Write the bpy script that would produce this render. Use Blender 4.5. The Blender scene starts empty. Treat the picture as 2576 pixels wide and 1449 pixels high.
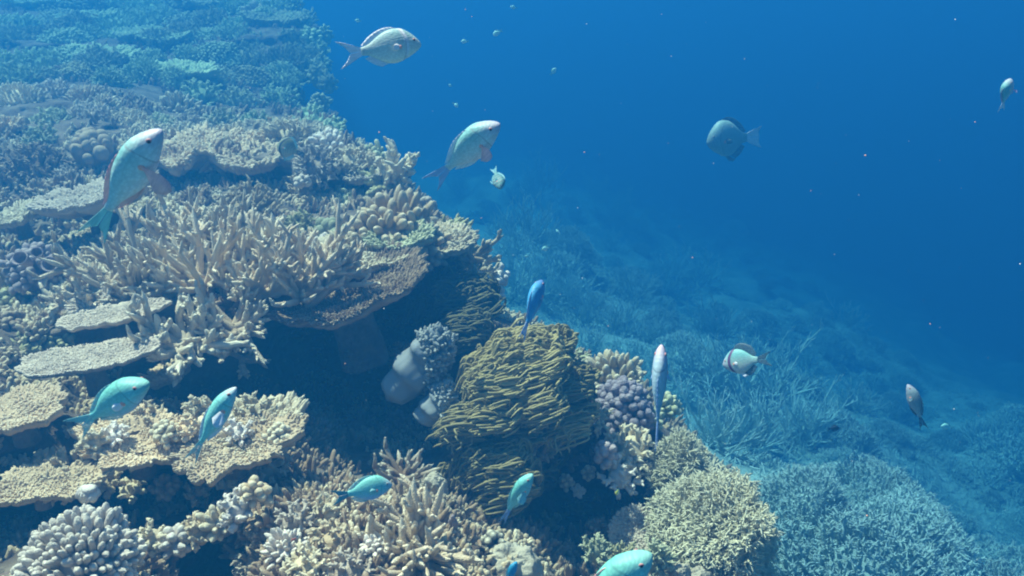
import bpy, math
import numpy as np
from mathutils import Vector, Matrix

# ------------------------------------------------------------------ camera, light, water
SC = bpy.context.scene
COL = SC.collection
CAM_Z, PITCH, HFOV = 3.0, math.radians(20.0), math.radians(55.0)
cd = bpy.data.cameras.new("camera"); cam = bpy.data.objects.new("camera", cd); COL.objects.link(cam)
cam.location = (0, 0, CAM_Z); cam.rotation_euler = (math.radians(90) - PITCH, 0, 0)
cd.sensor_fit = 'HORIZONTAL'; cd.angle = HFOV; cd.clip_start = 0.05; cd.clip_end = 400
SC.camera = cam

SUN_EL, SUN_AZ = math.radians(64), math.radians(-62)     # azimuth from +Y (view direction), negative = left
w = bpy.data.worlds.new("World"); SC.world = w; w.use_nodes = True
nt = w.node_tree; nt.nodes.clear()
sky = nt.nodes.new('ShaderNodeTexSky'); sky.sky_type = 'NISHITA'; sky.sun_disc = False
sky.sun_elevation = SUN_EL; sky.sun_rotation = SUN_AZ
bg = nt.nodes.new('ShaderNodeBackground'); bg.inputs['Strength'].default_value = 0.06
wo = nt.nodes.new('ShaderNodeOutputWorld')
nt.links.new(sky.outputs[0], bg.inputs['Color']); nt.links.new(bg.outputs[0], wo.inputs['Surface'])
sl = bpy.data.lights.new("sun", 'SUN'); sl.energy = 5.0; sl.angle = math.radians(0.6); sl.color = (1.0, 0.86, 0.68)
sun = bpy.data.objects.new("sun", sl); COL.objects.link(sun)
sd = Vector((math.cos(SUN_EL) * math.sin(SUN_AZ), math.cos(SUN_EL) * math.cos(SUN_AZ), math.sin(SUN_EL)))
sun.rotation_euler = sd.to_track_quat('Z', 'Y').to_euler(); sun.location = (0, 0, 8)
SC.view_settings.view_transform = 'Standard'; SC.view_settings.look = 'None'
SC.view_settings.exposure = 1.52; SC.view_settings.gamma = 1.0
SC.render.engine = 'CYCLES'
SC.cycles.use_denoising = True; SC.cycles.filter_width = 2.0
SC.cycles.max_bounces = 5; SC.cycles.diffuse_bounces = 2; SC.cycles.glossy_bounces = 1
SC.cycles.transmission_bounces = 2; SC.cycles.volume_bounces = 1; SC.cycles.transparent_max_bounces = 4

HAZE_D = 0.25
SIG_T = (0.28, 0.182, 0.178)          # extinction per metre, red green blue
ALB = (0.013, 0.221, 0.570)              # single-scattering albedo of the water

# ------------------------------------------------------------------ geometry helpers
F_PX = 1288.0 / math.tan(HFOV / 2)
CF = np.array([0, math.cos(PITCH), -math.sin(PITCH)])
CU = np.array([0, math.sin(PITCH), math.cos(PITCH)])
CR = np.array([1.0, 0, 0])
C0 = np.array([0, 0, CAM_Z])

def P(u, v, d):
    """world point d metres ahead on the ray of (u, v) in the 2576 x 1449 frame"""
    u = np.asarray(u, float); v = np.asarray(v, float); d = np.asarray(d, float)
    x = (u - 1288.0) / F_PX; y = (724.5 - v) / F_PX
    return C0 + d[..., None] * (CF + x[..., None] * CR + y[..., None] * CU)

def px(n, d):
    return n * d / F_PX

def hash3(ix, iy, iz, seed):
    h = (ix * 374761393 + iy * 668265263 + iz * 2147483647 + seed * 1274126177) & 0xffffffff
    h = ((h ^ (h >> 13)) * 1274126177) & 0xffffffff
    h = ((h ^ (h >> 16)) * 2246822519) & 0xffffffff
    return ((h ^ (h >> 15)) & 0xffff) / 65535.0

def noise(p, seed=0):
    p = np.asarray(p, float)
    i = np.floor(p).astype(np.int64); f = p - i; f = f * f * (3 - 2 * f)
    r = 0
    for dx in (0, 1):
        for dy in (0, 1):
            for dz in (0, 1):
                wgt = (f[..., 0] if dx else 1 - f[..., 0]) * (f[..., 1] if dy else 1 - f[..., 1]) * (f[..., 2] if dz else 1 - f[..., 2])
                r = r + wgt * hash3(i[..., 0] + dx, i[..., 1] + dy, i[..., 2] + dz, seed)
    return r * 2 - 1

def fbm(p, oct=4, seed=0, gain=0.5):
    r = 0; a = 1.0; q = np.asarray(p, float)
    for k in range(oct):
        r = r + a * noise(q, seed + k * 17); q = q * 2.03 + 5.3; a *= gain
    return r

def norm(a):
    return a / np.maximum(np.linalg.norm(a, axis=-1, keepdims=True), 1e-9)

def cat(parts):
    """join (V, F, T) pieces"""
    Vs, Fs, Ts, o = [], [], [], 0
    for V, F, T in parts:
        Vs.append(V); Fs.append(F + o); Ts.append(T); o += len(V)
    return np.concatenate(Vs), np.concatenate(Fs), np.concatenate(Ts)

def tubes(path, rad, sides=6, t0=0.0, t1=1.0):
    """batch of tapered tubes; path (B,R,3), rad (B,R)"""
    B, R, _ = path.shape
    t = np.gradient(path, axis=1); t = norm(t)
    ov = norm(path[:, -1] - path[:, 0])
    ref = np.zeros((B, 3)); ref[np.arange(B), np.argmin(np.abs(ov), axis=1)] = 1
    u = norm(np.cross(t, ref[:, None, :])); v = np.cross(t, u)
    a = np.arange(sides) / sides * 2 * math.pi
    V = path[:, :, None, :] + rad[:, :, None, None] * (np.cos(a)[None, None, :, None] * u[:, :, None, :] + np.sin(a)[None, None, :, None] * v[:, :, None, :])
    idx = np.arange(B * R * sides).reshape(B, R, sides)
    n = np.roll(idx, -1, axis=2)
    F = np.stack([idx[:, :-1], n[:, :-1], n[:, 1:], idx[:, 1:]], axis=-1).reshape(-1, 4)
    T = np.broadcast_to(np.linspace(t0, t1, R)[None, :, None], (B, R, sides)).reshape(-1)
    return V.reshape(-1, 3), F, T.copy()

def grid(V, wrap_u=False, T=None, thick=None):
    """surface from an (A,B,3) array"""
    A, B, _ = V.shape
    idx = np.arange(A * B).reshape(A, B)
    if wrap_u:
        n = np.roll(idx, -1, axis=1)
        F = np.stack([idx[:-1], n[:-1], n[1:], idx[1:]], axis=-1).reshape(-1, 4)
    else:
        F = np.stack([idx[:-1, :-1], idx[:-1, 1:], idx[1:, 1:], idx[1:, :-1]], axis=-1).reshape(-1, 4)
    return V.reshape(-1, 3), F, (np.zeros(A * B) if T is None else np.asarray(T, float).reshape(-1))

def blob(rx, ry, rz, amp=0.12, freq=3.0, seed=0, a0=0.0, na=28, nb=36, zc=0.0, oct=3, T=0.0):
    """noisy ellipsoid"""
    th = np.linspace(a0, math.pi, na)[:, None]; ph = (np.arange(nb) / nb * 2 * math.pi)[None, :]
    d = np.stack([np.sin(th) * np.cos(ph), np.sin(th) * np.sin(ph), np.cos(th) * np.ones_like(ph)], -1)
    k = 1 + amp * fbm(d * freq + seed * 3.1, oct, seed)
    V = d * k[..., None] * np.array([rx, ry, rz]); V[..., 2] += zc
    return grid(V[:, ::-1], True, np.full(V.shape[:2], T))

def make_mesh(name, geo, mat, smooth=True):
    V, F, T = geo
    me = bpy.data.meshes.new(name)
    me.vertices.add(len(V)); me.vertices.foreach_set('co', np.ascontiguousarray(V, dtype=np.float32).ravel())
    me.loops.add(len(F) * 4); me.loops.foreach_set('vertex_index', np.ascontiguousarray(F, dtype=np.int32).ravel())
    me.polygons.add(len(F)); me.polygons.foreach_set('loop_start', np.arange(len(F), dtype=np.int32) * 4)
    me.polygons.foreach_set('use_smooth', np.full(len(F), smooth))
    at = me.attributes.new('tip', 'FLOAT', 'POINT'); at.data.foreach_set('value', np.asarray(T, dtype=np.float32))
    me.update(); me.validate()
    if mat: me.materials.append(mat)
    return me

def obj(name, geo, mat, parent=None, smooth=True):
    me = geo if isinstance(geo, bpy.types.Mesh) else make_mesh(name, geo, mat, smooth)
    o = bpy.data.objects.new(name, me); COL.objects.link(o)
    if parent: o.parent = parent
    return o

def tag(o, label, cat_, group=None, kind=None):
    if label: o['label'] = label
    if cat_: o['category'] = cat_
    if group: o['group'] = group
    if kind: o['kind'] = kind
    return o

def empty(name):
    o = bpy.data.objects.new(name, None); COL.objects.link(o); o.empty_display_size = 0.02
    return o

def copy_tree(root):
    r = root.copy(); COL.objects.link(r)
    for ch in list(root.children):
        c = ch.copy(); COL.objects.link(c); c.parent = r
        for g in list(ch.children):
            e = g.copy(); COL.objects.link(e); e.parent = c
    return r

# ------------------------------------------------------------------ materials
def coral_mat(name, a, b, tip, tipw=0.7, scale=14.0, bump=0.35, bscale=260.0, rough=0.85, sss=0.0, patch=None):
    a, b, tip = [(c[0] * 1.0, c[1] * .89, c[2] * (.76 if 'white' not in name else .90)) for c in (a, b)] + [(tip[0], tip[1] * .92, tip[2] * .76)]
    m = bpy.data.materials.new(name); m.use_nodes = True; t = m.node_tree; n = t.nodes; L = t.links
    bs = n['Principled BSDF']; bs.inputs['Roughness'].default_value = rough
    bs.inputs['Specular IOR Level'].default_value = 0.2
    tc = n.new('ShaderNodeTexCoord')
    no = n.new('ShaderNodeTexNoise'); no.inputs['Scale'].default_value = scale; no.inputs['Detail'].default_value = 5
    L.new(tc.outputs['Object'], no.inputs['Vector'])
    mp = n.new('ShaderNodeMapRange'); mp.inputs['From Min'].default_value = 0.35; mp.inputs['From Max'].default_value = 0.65
    L.new(no.outputs['Fac'], mp.inputs['Value'])
    mx = n.new('ShaderNodeMix'); mx.data_type = 'RGBA'; mx.inputs['A'].default_value = (*a, 1); mx.inputs['B'].default_value = (*b, 1)
    L.new(mp.outputs['Result'], mx.inputs['Factor'])
    # each colony a slightly different tone
    oi = n.new('ShaderNodeObjectInfo')
    hv = n.new('ShaderNodeHueSaturation')
    mr = n.new('ShaderNodeMapRange'); mr.inputs['To Min'].default_value = 0.66; mr.inputs['To Max'].default_value = 1.16
    L.new(oi.outputs['Random'], mr.inputs['Value']); L.new(mr.outputs['Result'], hv.inputs['Value'])
    L.new(mx.outputs['Result'], hv.inputs['Color'])
    at = n.new('ShaderNodeAttribute'); at.attribute_name = 'tip'
    pw = n.new('ShaderNodeMath'); pw.operation = 'POWER'; pw.inputs[1].default_value = 3.0; L.new(at.outputs['Fac'], pw.inputs[0])
    ml = n.new('ShaderNodeMath'); ml.operation = 'MULTIPLY'; ml.inputs[1].default_value = tipw; L.new(pw.outputs[0], ml.inputs[0])
    mt = n.new('ShaderNodeMix'); mt.data_type = 'RGBA'; mt.inputs['B'].default_value = (*tip, 1)
    L.new(hv.outputs['Color'], mt.inputs['A']); L.new(ml.outputs[0], mt.inputs['Factor'])
    L.new(mt.outputs['Result'], bs.inputs['Base Color'])
    vo = n.new('ShaderNodeTexVoronoi'); vo.inputs['Scale'].default_value = bscale; L.new(tc.outputs['Object'], vo.inputs['Vector'])
    bp = n.new('ShaderNodeBump'); bp.inputs['Strength'].default_value = bump; bp.inputs['Distance'].default_value = 0.003; bp.invert = True
    L.new(vo.outputs['Distance'], bp.inputs['Height']); L.new(bp.outputs['Normal'], bs.inputs['Normal'])
    return m

M = {
 'stag':   coral_mat('tan_staghorn', (.58,.47,.36), (.72,.60,.47), (.95,.88,.78), .8, 10, .8, 330),
 'stag2':  coral_mat('pale_staghorn', (.54,.47,.38), (.68,.60,.50), (.92,.88,.80), .8, 10, .5, 330),
 'brownstag': coral_mat('brown_staghorn', (.20,.13,.09), (.28,.19,.13), (.80,.76,.70), .9, 10, .4, 330),
 'cream':  coral_mat('cream_coral', (.50,.44,.33), (.70,.63,.50), (.88,.83,.72), .75),
 'beige':  coral_mat('beige_coral', (.46,.37,.26), (.58,.48,.35), (.80,.74,.63), .7),
 'brown':  coral_mat('brown_coral', (.26,.18,.13), (.38,.28,.20), (.62,.54,.45), .75),
 'olive':  coral_mat('olive_coral', (.30,.30,.18), (.46,.45,.28), (.70,.70,.48), .7),
 'green':  coral_mat('green_coral', (.34,.38,.28), (.48,.52,.38), (.76,.80,.62), .7),
 'mauve':  coral_mat('mauve_coral', (.36,.30,.36), (.48,.42,.46), (.66,.60,.64), .5, bump=.25),
 'plate':  coral_mat('grey_plate', (.46,.40,.36), (.58,.52,.46), (.76,.72,.70), .7, 18),
 'sandplate': coral_mat('sand_plate', (.62,.48,.34), (.74,.60,.44), (.90,.84,.74), .7, 12),
 'white':  coral_mat('white_coral', (.66,.62,.52), (.78,.74,.64), (.90,.88,.82), .6),
 'soft':   coral_mat('mustard_soft', (.26,.22,.10), (.42,.37,.18), (.60,.54,.32), .5, 9, .2, 400, .7),
 'darksoft': coral_mat('dark_green_soft', (.10,.10,.05), (.18,.18,.09), (.36,.34,.18), .5, 9, .2, 400, .7),
 'leather': coral_mat('grey_leather', (.22,.26,.31), (.31,.35,.40), (.50,.52,.52), .7, 9, .12, 500, .6),
 'purple': coral_mat('purple_knob', (.20,.17,.24), (.32,.28,.36), (.46,.44,.54), .6, 20, .8, 240),
 'knob':   coral_mat('smooth_knob', (.38,.31,.24), (.46,.38,.30), (.56,.48,.38), .5, 12, .15, 500, .7),
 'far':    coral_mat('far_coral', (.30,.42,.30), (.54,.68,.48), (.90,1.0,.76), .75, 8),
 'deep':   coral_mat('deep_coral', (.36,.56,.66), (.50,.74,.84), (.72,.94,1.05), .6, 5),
 'dome':   coral_mat('tan_dome', (.50,.50,.40), (.66,.66,.52), (.94,.93,.80), .85),
 'button': coral_mat('dark_button', (.05,.05,.06), (.09,.08,.08), (.86,.82,.72), 1.0, 20),
}

def rock_mat(name, cols, sc=1.0):
    m = bpy.data.materials.new(name); m.use_nodes = True; t = m.node_tree; n = t.nodes; L = t.links
    bs = n['Principled BSDF']; bs.inputs['Roughness'].default_value = 0.95; bs.inputs['Specular IOR Level'].default_value = 0.1
    tc = n.new('ShaderNodeTexCoord')
    no = n.new('ShaderNodeTexNoise'); no.inputs['Scale'].default_value = 7 * sc; no.inputs['Detail'].default_value = 9; no.inputs['Roughness'].default_value = .65
    L.new(tc.outputs['Object'], no.inputs['Vector'])
    cr = n.new('ShaderNodeValToRGB'); L.new(no.outputs['Fac'], cr.inputs['Fac'])
    e = cr.color_ramp.elements
    e[0].position = .3; e[0].color = (*cols[0], 1); e[1].position = .72; e[1].color = (*cols[-1], 1)
    for k, c in enumerate(cols[1:-1]):
        el = e.new(.3 + .42 * (k + 1) / (len(cols) - 1)); el.color = (*c, 1)
    L.new(cr.outputs['Color'], bs.inputs['Base Color'])
    n2 = n.new('ShaderNodeTexNoise'); n2.inputs['Scale'].default_value = 60 * sc; n2.inputs['Detail'].default_value = 6
    L.new(tc.outputs['Object'], n2.inputs['Vector'])
    bp = n.new('ShaderNodeBump'); bp.inputs['Strength'].default_value = .8; bp.inputs['Distance'].default_value = 0.02 / sc
    L.new(n2.outputs['Fac'], bp.inputs['Height']); L.new(bp.outputs['Normal'], bs.inputs['Normal'])
    return m
M['rock'] = rock_mat('reef_rock', [(.07,.045,.038), (.14,.10,.075), (.26,.20,.15), (.20,.11,.10)])
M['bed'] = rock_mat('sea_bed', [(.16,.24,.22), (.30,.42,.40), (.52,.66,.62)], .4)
M['block'] = rock_mat('encrusted_block', [(.30,.25,.18), (.50,.42,.31), (.66,.58,.44)], 1.6)

# ------------------------------------------------------------------ coral generators (local z up, metres)
def fib(n, cmin, rng, jit=0.35):
    i = np.arange(n) + 0.5
    c = 1 - (1 - cmin) * i / n + rng.normal(0, jit / n ** .5 * .5, n)
    c = np.clip(c, -0.99, 1)
    ph = i * 2.39996 + rng.normal(0, jit / n ** .5 * 2, n)
    s = np.sqrt(1 - c * c)
    return np.stack([s * np.cos(ph), s * np.sin(ph), c], -1)

def digitate(rng, R, H, n=150, L=.05, r=.008, up=.3, cmin=-.05, sub=0, irr=.18, taper=.62, core=True, sides=6, lean=(0, 0, 0), flat=0, bulb=0.0):
    d = fib(n, cmin, rng)
    k = 1 + irr * fbm(d * 1.7 + rng.random() * 50, 2)
    tip = d * k[:, None] * np.array([R, R, H]) * rng.uniform(.93, 1.06, (n, 1))
    dr = norm(norm(d * np.array([1, 1, R / H])) + np.array([0, 0, up]) + np.array(lean) + rng.normal(0, .14, (n, 3)))
    Ls = L * rng.uniform(.75, 1.25, n)
    s = np.array([0, .35, .7, .9, 1.0])
    base = tip - dr * Ls[:, None]
    bend = rng.normal(0, .10, (n, 3)) * Ls[:, None]
    path = base[:, None] + dr[:, None] * Ls[:, None, None] * s[None, :, None] + bend[:, None] * (s ** 2)[None, :, None]
    rr = r * rng.uniform(.8, 1.2, n)[:, None] * np.array([1.1, 1.0 + bulb * .3, taper + .22 + bulb, taper * .8 + bulb * .8, .03])[None]
    parts = [tubes(path, rr, sides)]
    if sub:
        m = n * sub
        pi = np.repeat(np.arange(n), sub)
        t = rng.uniform(.25, .88, m)
        st = base[pi] + dr[pi] * (Ls[pi] * t)[:, None] + bend[pi] * (t ** 2)[:, None]
        q = norm(rng.normal(0, 1, (m, 3))); q = norm(q - (q * dr[pi]).sum(-1, keepdims=True) * dr[pi])
        sdv = norm(q * 1.0 + dr[pi] * .75)
        l2 = Ls[pi] * rng.uniform(.22, .42, m) + r * .6
        s2 = np.array([0, .6, 1.0])
        p2 = st[:, None] + sdv[:, None] * l2[:, None, None] * s2[None, :, None]
        r2 = r * .62 * np.array([1.0, .8, .05])[None] * np.ones((m, 1))
        parts.append(tubes(p2, r2, 5, .3, 1.0))
    if core:
        c = max(.3, 1 - .6 * L / min(R, H)) * (1 - .75 * irr)
        parts.append(blob(R * c, R * c, H * c, .12, 2.5, int(rng.integers(1e6)), 0, 20, 26))
    return cat(parts)

def staghorn(rng, n0=12, L=.22, r0=.010, spread=1.0, up=.6, nch=5, nch2=3, droop=0.0, bias=(0, 0, 0), sides=7):
    """open branching colony; primary branches from the base, children curving upward"""
    parts = []
    az = rng.uniform(0, 2 * math.pi, n0); el = rng.uniform(-.15, 1.0, n0)
    d = np.stack([np.cos(az) * spread, np.sin(az) * spread, el * up + .05], -1) + rng.normal(0, .15, (n0, 3)) + np.array(bias)
    d = norm(d)
    st = rng.normal(0, .06 * L, (n0, 3))
    lvls = [(st, d, L * rng.uniform(.7, 1.15, n0), np.full(n0, r0), 0.25)]
    ch = [nch, nch2]
    out = []
    for lv in range(3):
        s0, d0, l0, ra, bendup = lvls[-1]
        n = len(s0); K = 9 if lv == 0 else 7
        s = np.linspace(0, 1, K)
        bd = rng.normal(0, .13, (n, 3)) + np.array([0, 0, bendup]) + np.array(bias) * .3
        path = s0[:, None] + d0[:, None] * (l0[:, None] * s)[..., None] + bd[:, None] * (l0[:, None] * s ** 2)[..., None]
        path += rng.normal(0, .012, path.shape) * l0[:, None, None] * s[None, :, None]
        taper = np.interp(s, [0, .5, .85, .96, 1], [1, .85, .62, .42, .05])
        out.append(tubes(path, ra[:, None] * taper[None], sides if lv < 2 else 5, .0 if lv == 0 else .2, 1.0))
        if lv == 2: break
        k = ch[lv]; m = n * k
        pi = np.repeat(np.arange(n), k); t = rng.uniform(.22, .92, m)
        kk = t * (K - 1); i0 = np.clip(kk.astype(int), 0, K - 2); fr = (kk - i0)[:, None]
        pt = path[pi, i0] * (1 - fr) + path[pi, i0 + 1] * fr
        tg = norm(path[pi, i0 + 1] - path[pi, i0])
        q = rng.normal(0, 1, (m, 3)) + np.array([0, 0, .5]); q = norm(q - (q * tg).sum(-1, keepdims=True) * tg)
        nd = norm(tg + q * rng.uniform(.6, 1.1, (m, 1)))
        nl = l0[pi] * rng.uniform(.32, .6, m) * (1.15 - .5 * t)
        nr = ra[pi] * np.interp(t, [0, 1], [.92, .62])
        lvls.append((pt, nd, nl, nr, .2))
    return cat(out)

def table(rng, R, thick=.012, dish=.12, nub=.014, nr=.0042, dens=1.0, lobes=.12, wedge=None, rimlen=1.6, sub=0, ell=1.0, ruff=.07):
    """plate coral: (plate, branchlets, stalk)"""
    na, nb = 22, 150
    ph = np.arange(nb) / nb * 2 * math.pi
    seed = rng.random() * 60
    cs = np.stack([np.cos(ph), np.sin(ph), np.zeros(nb)], -1)
    ro = R * (1 + 1.2 * lobes * fbm(cs * 1.6 + seed, 2) + lobes * .7 * fbm(cs * 5 + seed, 2) + (.02 + lobes * .25) * noise(cs * 15 + seed))
    if wedge:   # bite taken out of the disc, centred on angle wedge[0], half width wedge[1], depth wedge[2]
        dd = np.abs((ph - wedge[0] + math.pi) % (2 * math.pi) - math.pi)
        ro = ro * (1 - wedge[2] * np.clip(1 - dd / wedge[1], 0, 1) ** .6)
    def surf(fr, ang):
        rr = np.interp(ang % (2 * math.pi), np.append(ph, 2 * math.pi), np.append(ro, ro[0])) * fr
        x = rr * np.cos(ang) * ell; y = rr * np.sin(ang)
        z = dish * R * fr ** 2 + ruff * R * fbm(np.stack([x * 2.4 / R, y * 2.4 / R, 0 * x + seed], -1), 4)
        return np.stack([x, y, z], -1)
    fr = np.linspace(0.02, 1, na)[:, None] * np.ones((1, nb)); an = ph[None] * np.ones((na, 1))
    top = surf(fr, an)
    bot = top.copy(); bot[..., 2] -= thick * (1.0 + 1.6 * (1 - fr) ** 1.5 * R / .15)
    bot[-1] = top[-1] * 1; bot[-1, :, 2] -= thick * .7
    ring = np.concatenate([top, bot[::-1]], 0)
    plate = grid(ring, True, np.concatenate([fr * .25, fr[::-1] * 0], 0))
    n = int(dens * 2600 * (R / .2) ** 2 * (.0042 / nr) ** 1.2 * ell)
    f = np.sqrt(rng.uniform(0.0, 1, n)); a = rng.uniform(0, 2 * math.pi, n)
    nrim = int(dens * 340 * (R / .2) * (.0042 / nr))
    f = np.append(f, rng.uniform(.965, 1.0, nrim)); a = np.append(a, rng.uniform(0, 2 * math.pi, nrim))
    p0 = surf(f, a); out = np.stack([np.cos(a), np.sin(a), 0 * a], -1)
    e = np.clip((f - .55) / .45, 0, 1)[:, None]
    d = norm(np.array([0, 0, 1.0]) + out * (.15 + 1.3 * e ** 2) + rng.normal(0, .22, (len(f), 3)))
    clump = 1 + .5 * noise(p0 * (30.0), 7)
    l = nub * rng.uniform(.6, 1.3, len(f)) * (1 + (rimlen - 1) * e[:, 0] ** 3) * clump
    s = np.array([-.35, .5, .85, 1.0])
    path = p0[:, None] + d[:, None] * (l[:, None] * s)[..., None]
    nubs = tubes(path, nr * rng.uniform(.8, 1.25, len(f))[:, None] * np.array([1.1, 1.0, .7, .05])[None], 5, .1, 1)
    parts = [nubs]
    sz = np.linspace(0, 1, 8)
    sp = np.stack([sz * 0, sz * 0, -sz * R * .9], -1)[None]
    stalk = tubes(sp, (R * np.interp(sz, [0, .3, 1], [.42, .24, .30]))[None], 18, 0, 0)
    stalk[0][:, :2] *= (1 + .12 * noise(stalk[0] * 30))[:, None]
    return plate, cat(parts), stalk

def tendrils(rng, rx, ry, rz, n=900, L=.07, r=.0042, flow=(-1, -.1, -.25), wav=.34, cmin=-.3, front=None):
    d = fib(n, cmin, rng, .8)
    cl = np.stack([noise(d * 4.5 + 7, 61), noise(d * 4.5 + 9, 62), noise(d * 4.5 + 2, 63)], -1); d = norm(d + .20 * cl)
    k = 1 + .26 * fbm(d * 2.8 + 4.2 + rx * 99, 3); n = len(d)
    root = d * k[:, None] * np.array([rx, ry, rz]) * .92
    kp = noise(root * 13 + 5, 91) > -.30
    d = d[kp]; root = root[kp]; n = len(d)
    nrm = norm(d / np.array([rx, ry, rz]))
    fl = np.array(flow, float); rt = root
    fn = np.stack([noise(root * 9 + 3), noise(root * 9 + 30), noise(root * 9 + 60)], -1)
    fd = norm(fl + fn * np.array([.8, .8, 1.5]) + rng.normal(0, .22, (n, 3)))
    Ls = L * rng.uniform(.7, 1.15, n) * (1 + .6 * noise(root * 26, 5))
    K = 10; s = np.linspace(0, 1, K)
    lift = (.45 + .6 * noise(root * 24, 77) + rng.normal(0, .12, n))[:, None]
    ph = rng.uniform(0, 6.28, n)[:, None] * .5 + 6.28 * noise(root * 12, 9)[:, None]
    path = root[:, None] + nrm[:, None] * (Ls[:, None] * lift * np.sin(s * 2.2)[None])[..., None] + fd[:, None] * (Ls[:, None] * (s ** 1.25)[None])[..., None]
    path[..., 2] += Ls[:, None] * (.30 + .25 * noise(root * 18, 88))[:, None] * np.sin(s * 3.1)[None]
    wv = np.stack([noise(root * 14, 21), noise(root * 14, 22), noise(root * 14, 23) + .4], -1)
    path = path + norm(wv)[:, None] * (Ls[:, None] * wav * np.sin(s[None] * 6.2 + ph))[..., None] * s[None, :, None]
    rr = r * rng.uniform(.8, 1.2, n)[:, None] * np.interp(s, [0, .6, .93, 1], [1.15, 1.0, .72, .05])[None]
    return tubes(path, rr, 6, 0, 1)

def bush(rng, R, H, n=260, L=.05, r=.0035, nsub=6):
    """bottlebrush mound"""
    return digitate(rng, R, H, n, L, r, up=.35, cmin=-.1, sub=nsub, irr=.22, taper=.6, sides=5)

def knobby(rng, R, H, n=60, L=.03, r=.014):
    return digitate(rng, R, H, n, L, r, up=.1, irr=.2, taper=.8, bulb=.15, sides=8)

# ------------------------------------------------------------------ fish
def fish_mat(name, back, flank, belly, head=None, rough=.52, bars=None, zmid=0.0, scales=True, yshift=None, spot=None):
    """colours by the fish's own coordinates: z up the back, x towards the nose (length 1)"""
    m = bpy.data.materials.new(name); m.use_nodes = True; t = m.node_tree; n = t.nodes; L = t.links
    bs = n['Principled BSDF']; bs.inputs['Roughness'].default_value = rough
    bs.inputs['Specular IOR Level'].default_value = .3
    tc = n.new('ShaderNodeTexCoord'); sx = n.new('ShaderNodeSeparateXYZ'); L.new(tc.outputs['Object'], sx.inputs[0])
    no = n.new('ShaderNodeTexNoise'); no.inputs['Scale'].default_value = 9; L.new(tc.outputs['Object'], no.inputs['Vector'])
    ad = n.new('ShaderNodeMath'); ad.operation = 'MULTIPLY_ADD'; ad.inputs[1].default_value = .10
    L.new(no.outputs['Fac'], ad.inputs[0]); L.new(sx.outputs['Z'], ad.inputs[2])
    cr = n.new('ShaderNodeValToRGB'); mr = n.new('ShaderNodeMapRange')
    mr.inputs['From Min'].default_value = -.16 + zmid; mr.inputs['From Max'].default_value = .24 + zmid
    L.new(ad.outputs[0], mr.inputs['Value']); L.new(mr.outputs['Result'], cr.inputs['Fac'])
    e = cr.color_ramp.elements
    e[0].position = .12; e[0].color = (*belly, 1); e[1].position = .85; e[1].color = (*back, 1)
    k = e.new(.48); k.color = (*flank, 1)
    col = cr.outputs['Color']
    if head:
        hr = n.new('ShaderNodeMapRange'); hr.inputs['From Min'].default_value = .84; hr.inputs['From Max'].default_value = 1.0
        L.new(sx.outputs['X'], hr.inputs['Value'])
        hm = n.new('ShaderNodeMix'); hm.data_type = 'RGBA'; hm.inputs['B'].default_value = (*head, 1)
        L.new(hr.outputs['Result'], hm.inputs['Factor']); L.new(col, hm.inputs['A']); col = hm.outputs['Result']
    bars = list(bars or []) + ([(.808, .813, tuple(q * .45 for q in flank))] if scales else [])
    z2 = n.new('ShaderNodeMath'); z2.operation = 'MULTIPLY'; L.new(sx.outputs['Z'], z2.inputs[0]); L.new(sx.outputs['Z'], z2.inputs[1])
    xc = n.new('ShaderNodeMath'); xc.operation = 'MULTIPLY_ADD'; xc.inputs[1].default_value = 1.6; L.new(z2.outputs[0], xc.inputs[0]); L.new(sx.outputs['X'], xc.inputs[2])
    if bars:
        for (x0, x1, c) in bars:
            a = n.new('ShaderNodeMapRange'); a.inputs['From Min'].default_value = x0 - .008; a.inputs['From Max'].default_value = x0 + .006; L.new(xc.outputs[0], a.inputs['Value'])
            b = n.new('ShaderNodeMapRange'); b.inputs['From Min'].default_value = x1 + .008; b.inputs['From Max'].default_value = x1 - .006; L.new(xc.outputs[0], b.inputs['Value'])
            mu = n.new('ShaderNodeMath'); mu.operation = 'MULTIPLY'; L.new(a.outputs['Result'], mu.inputs[0]); L.new(b.outputs['Result'], mu.inputs[1])
            hm = n.new('ShaderNodeMix'); hm.data_type = 'RGBA'; hm.inputs['B'].default_value = (*c, 1)
            L.new(mu.outputs[0], hm.inputs['Factor']); L.new(col, hm.inputs['A']); col = hm.outputs['Result']
    if scales:
        vo = n.new('ShaderNodeTexVoronoi'); vo.inputs['Scale'].default_value = 34
        mpn = n.new('ShaderNodeMapping'); mpn.inputs['Scale'].default_value = (1.0, .35, 1.5); L.new(tc.outputs['Object'], mpn.inputs[0]); L.new(mpn.outputs[0], vo.inputs['Vector'])
        sm = n.new('ShaderNodeMapRange'); sm.inputs['From Max'].default_value = .7; sm.inputs['To Min'].default_value = 1.06; sm.inputs['To Max'].default_value = .80
        L.new(vo.outputs['Distance'], sm.inputs['Value'])
        hs = n.new('ShaderNodeHueSaturation'); L.new(col, hs.inputs['Color']); L.new(sm.outputs['Result'], hs.inputs['Value']); col = hs.outputs['Color']
        bp = n.new('ShaderNodeBump'); bp.inputs['Strength'].default_value = .10; bp.inputs['Distance'].default_value = .004; bp.invert = True
        L.new(vo.outputs['Distance'], bp.inputs['Height']); L.new(bp.outputs['Normal'], bs.inputs['Normal'])
    L.new(col, bs.inputs['Base Color'])
    return m

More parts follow.
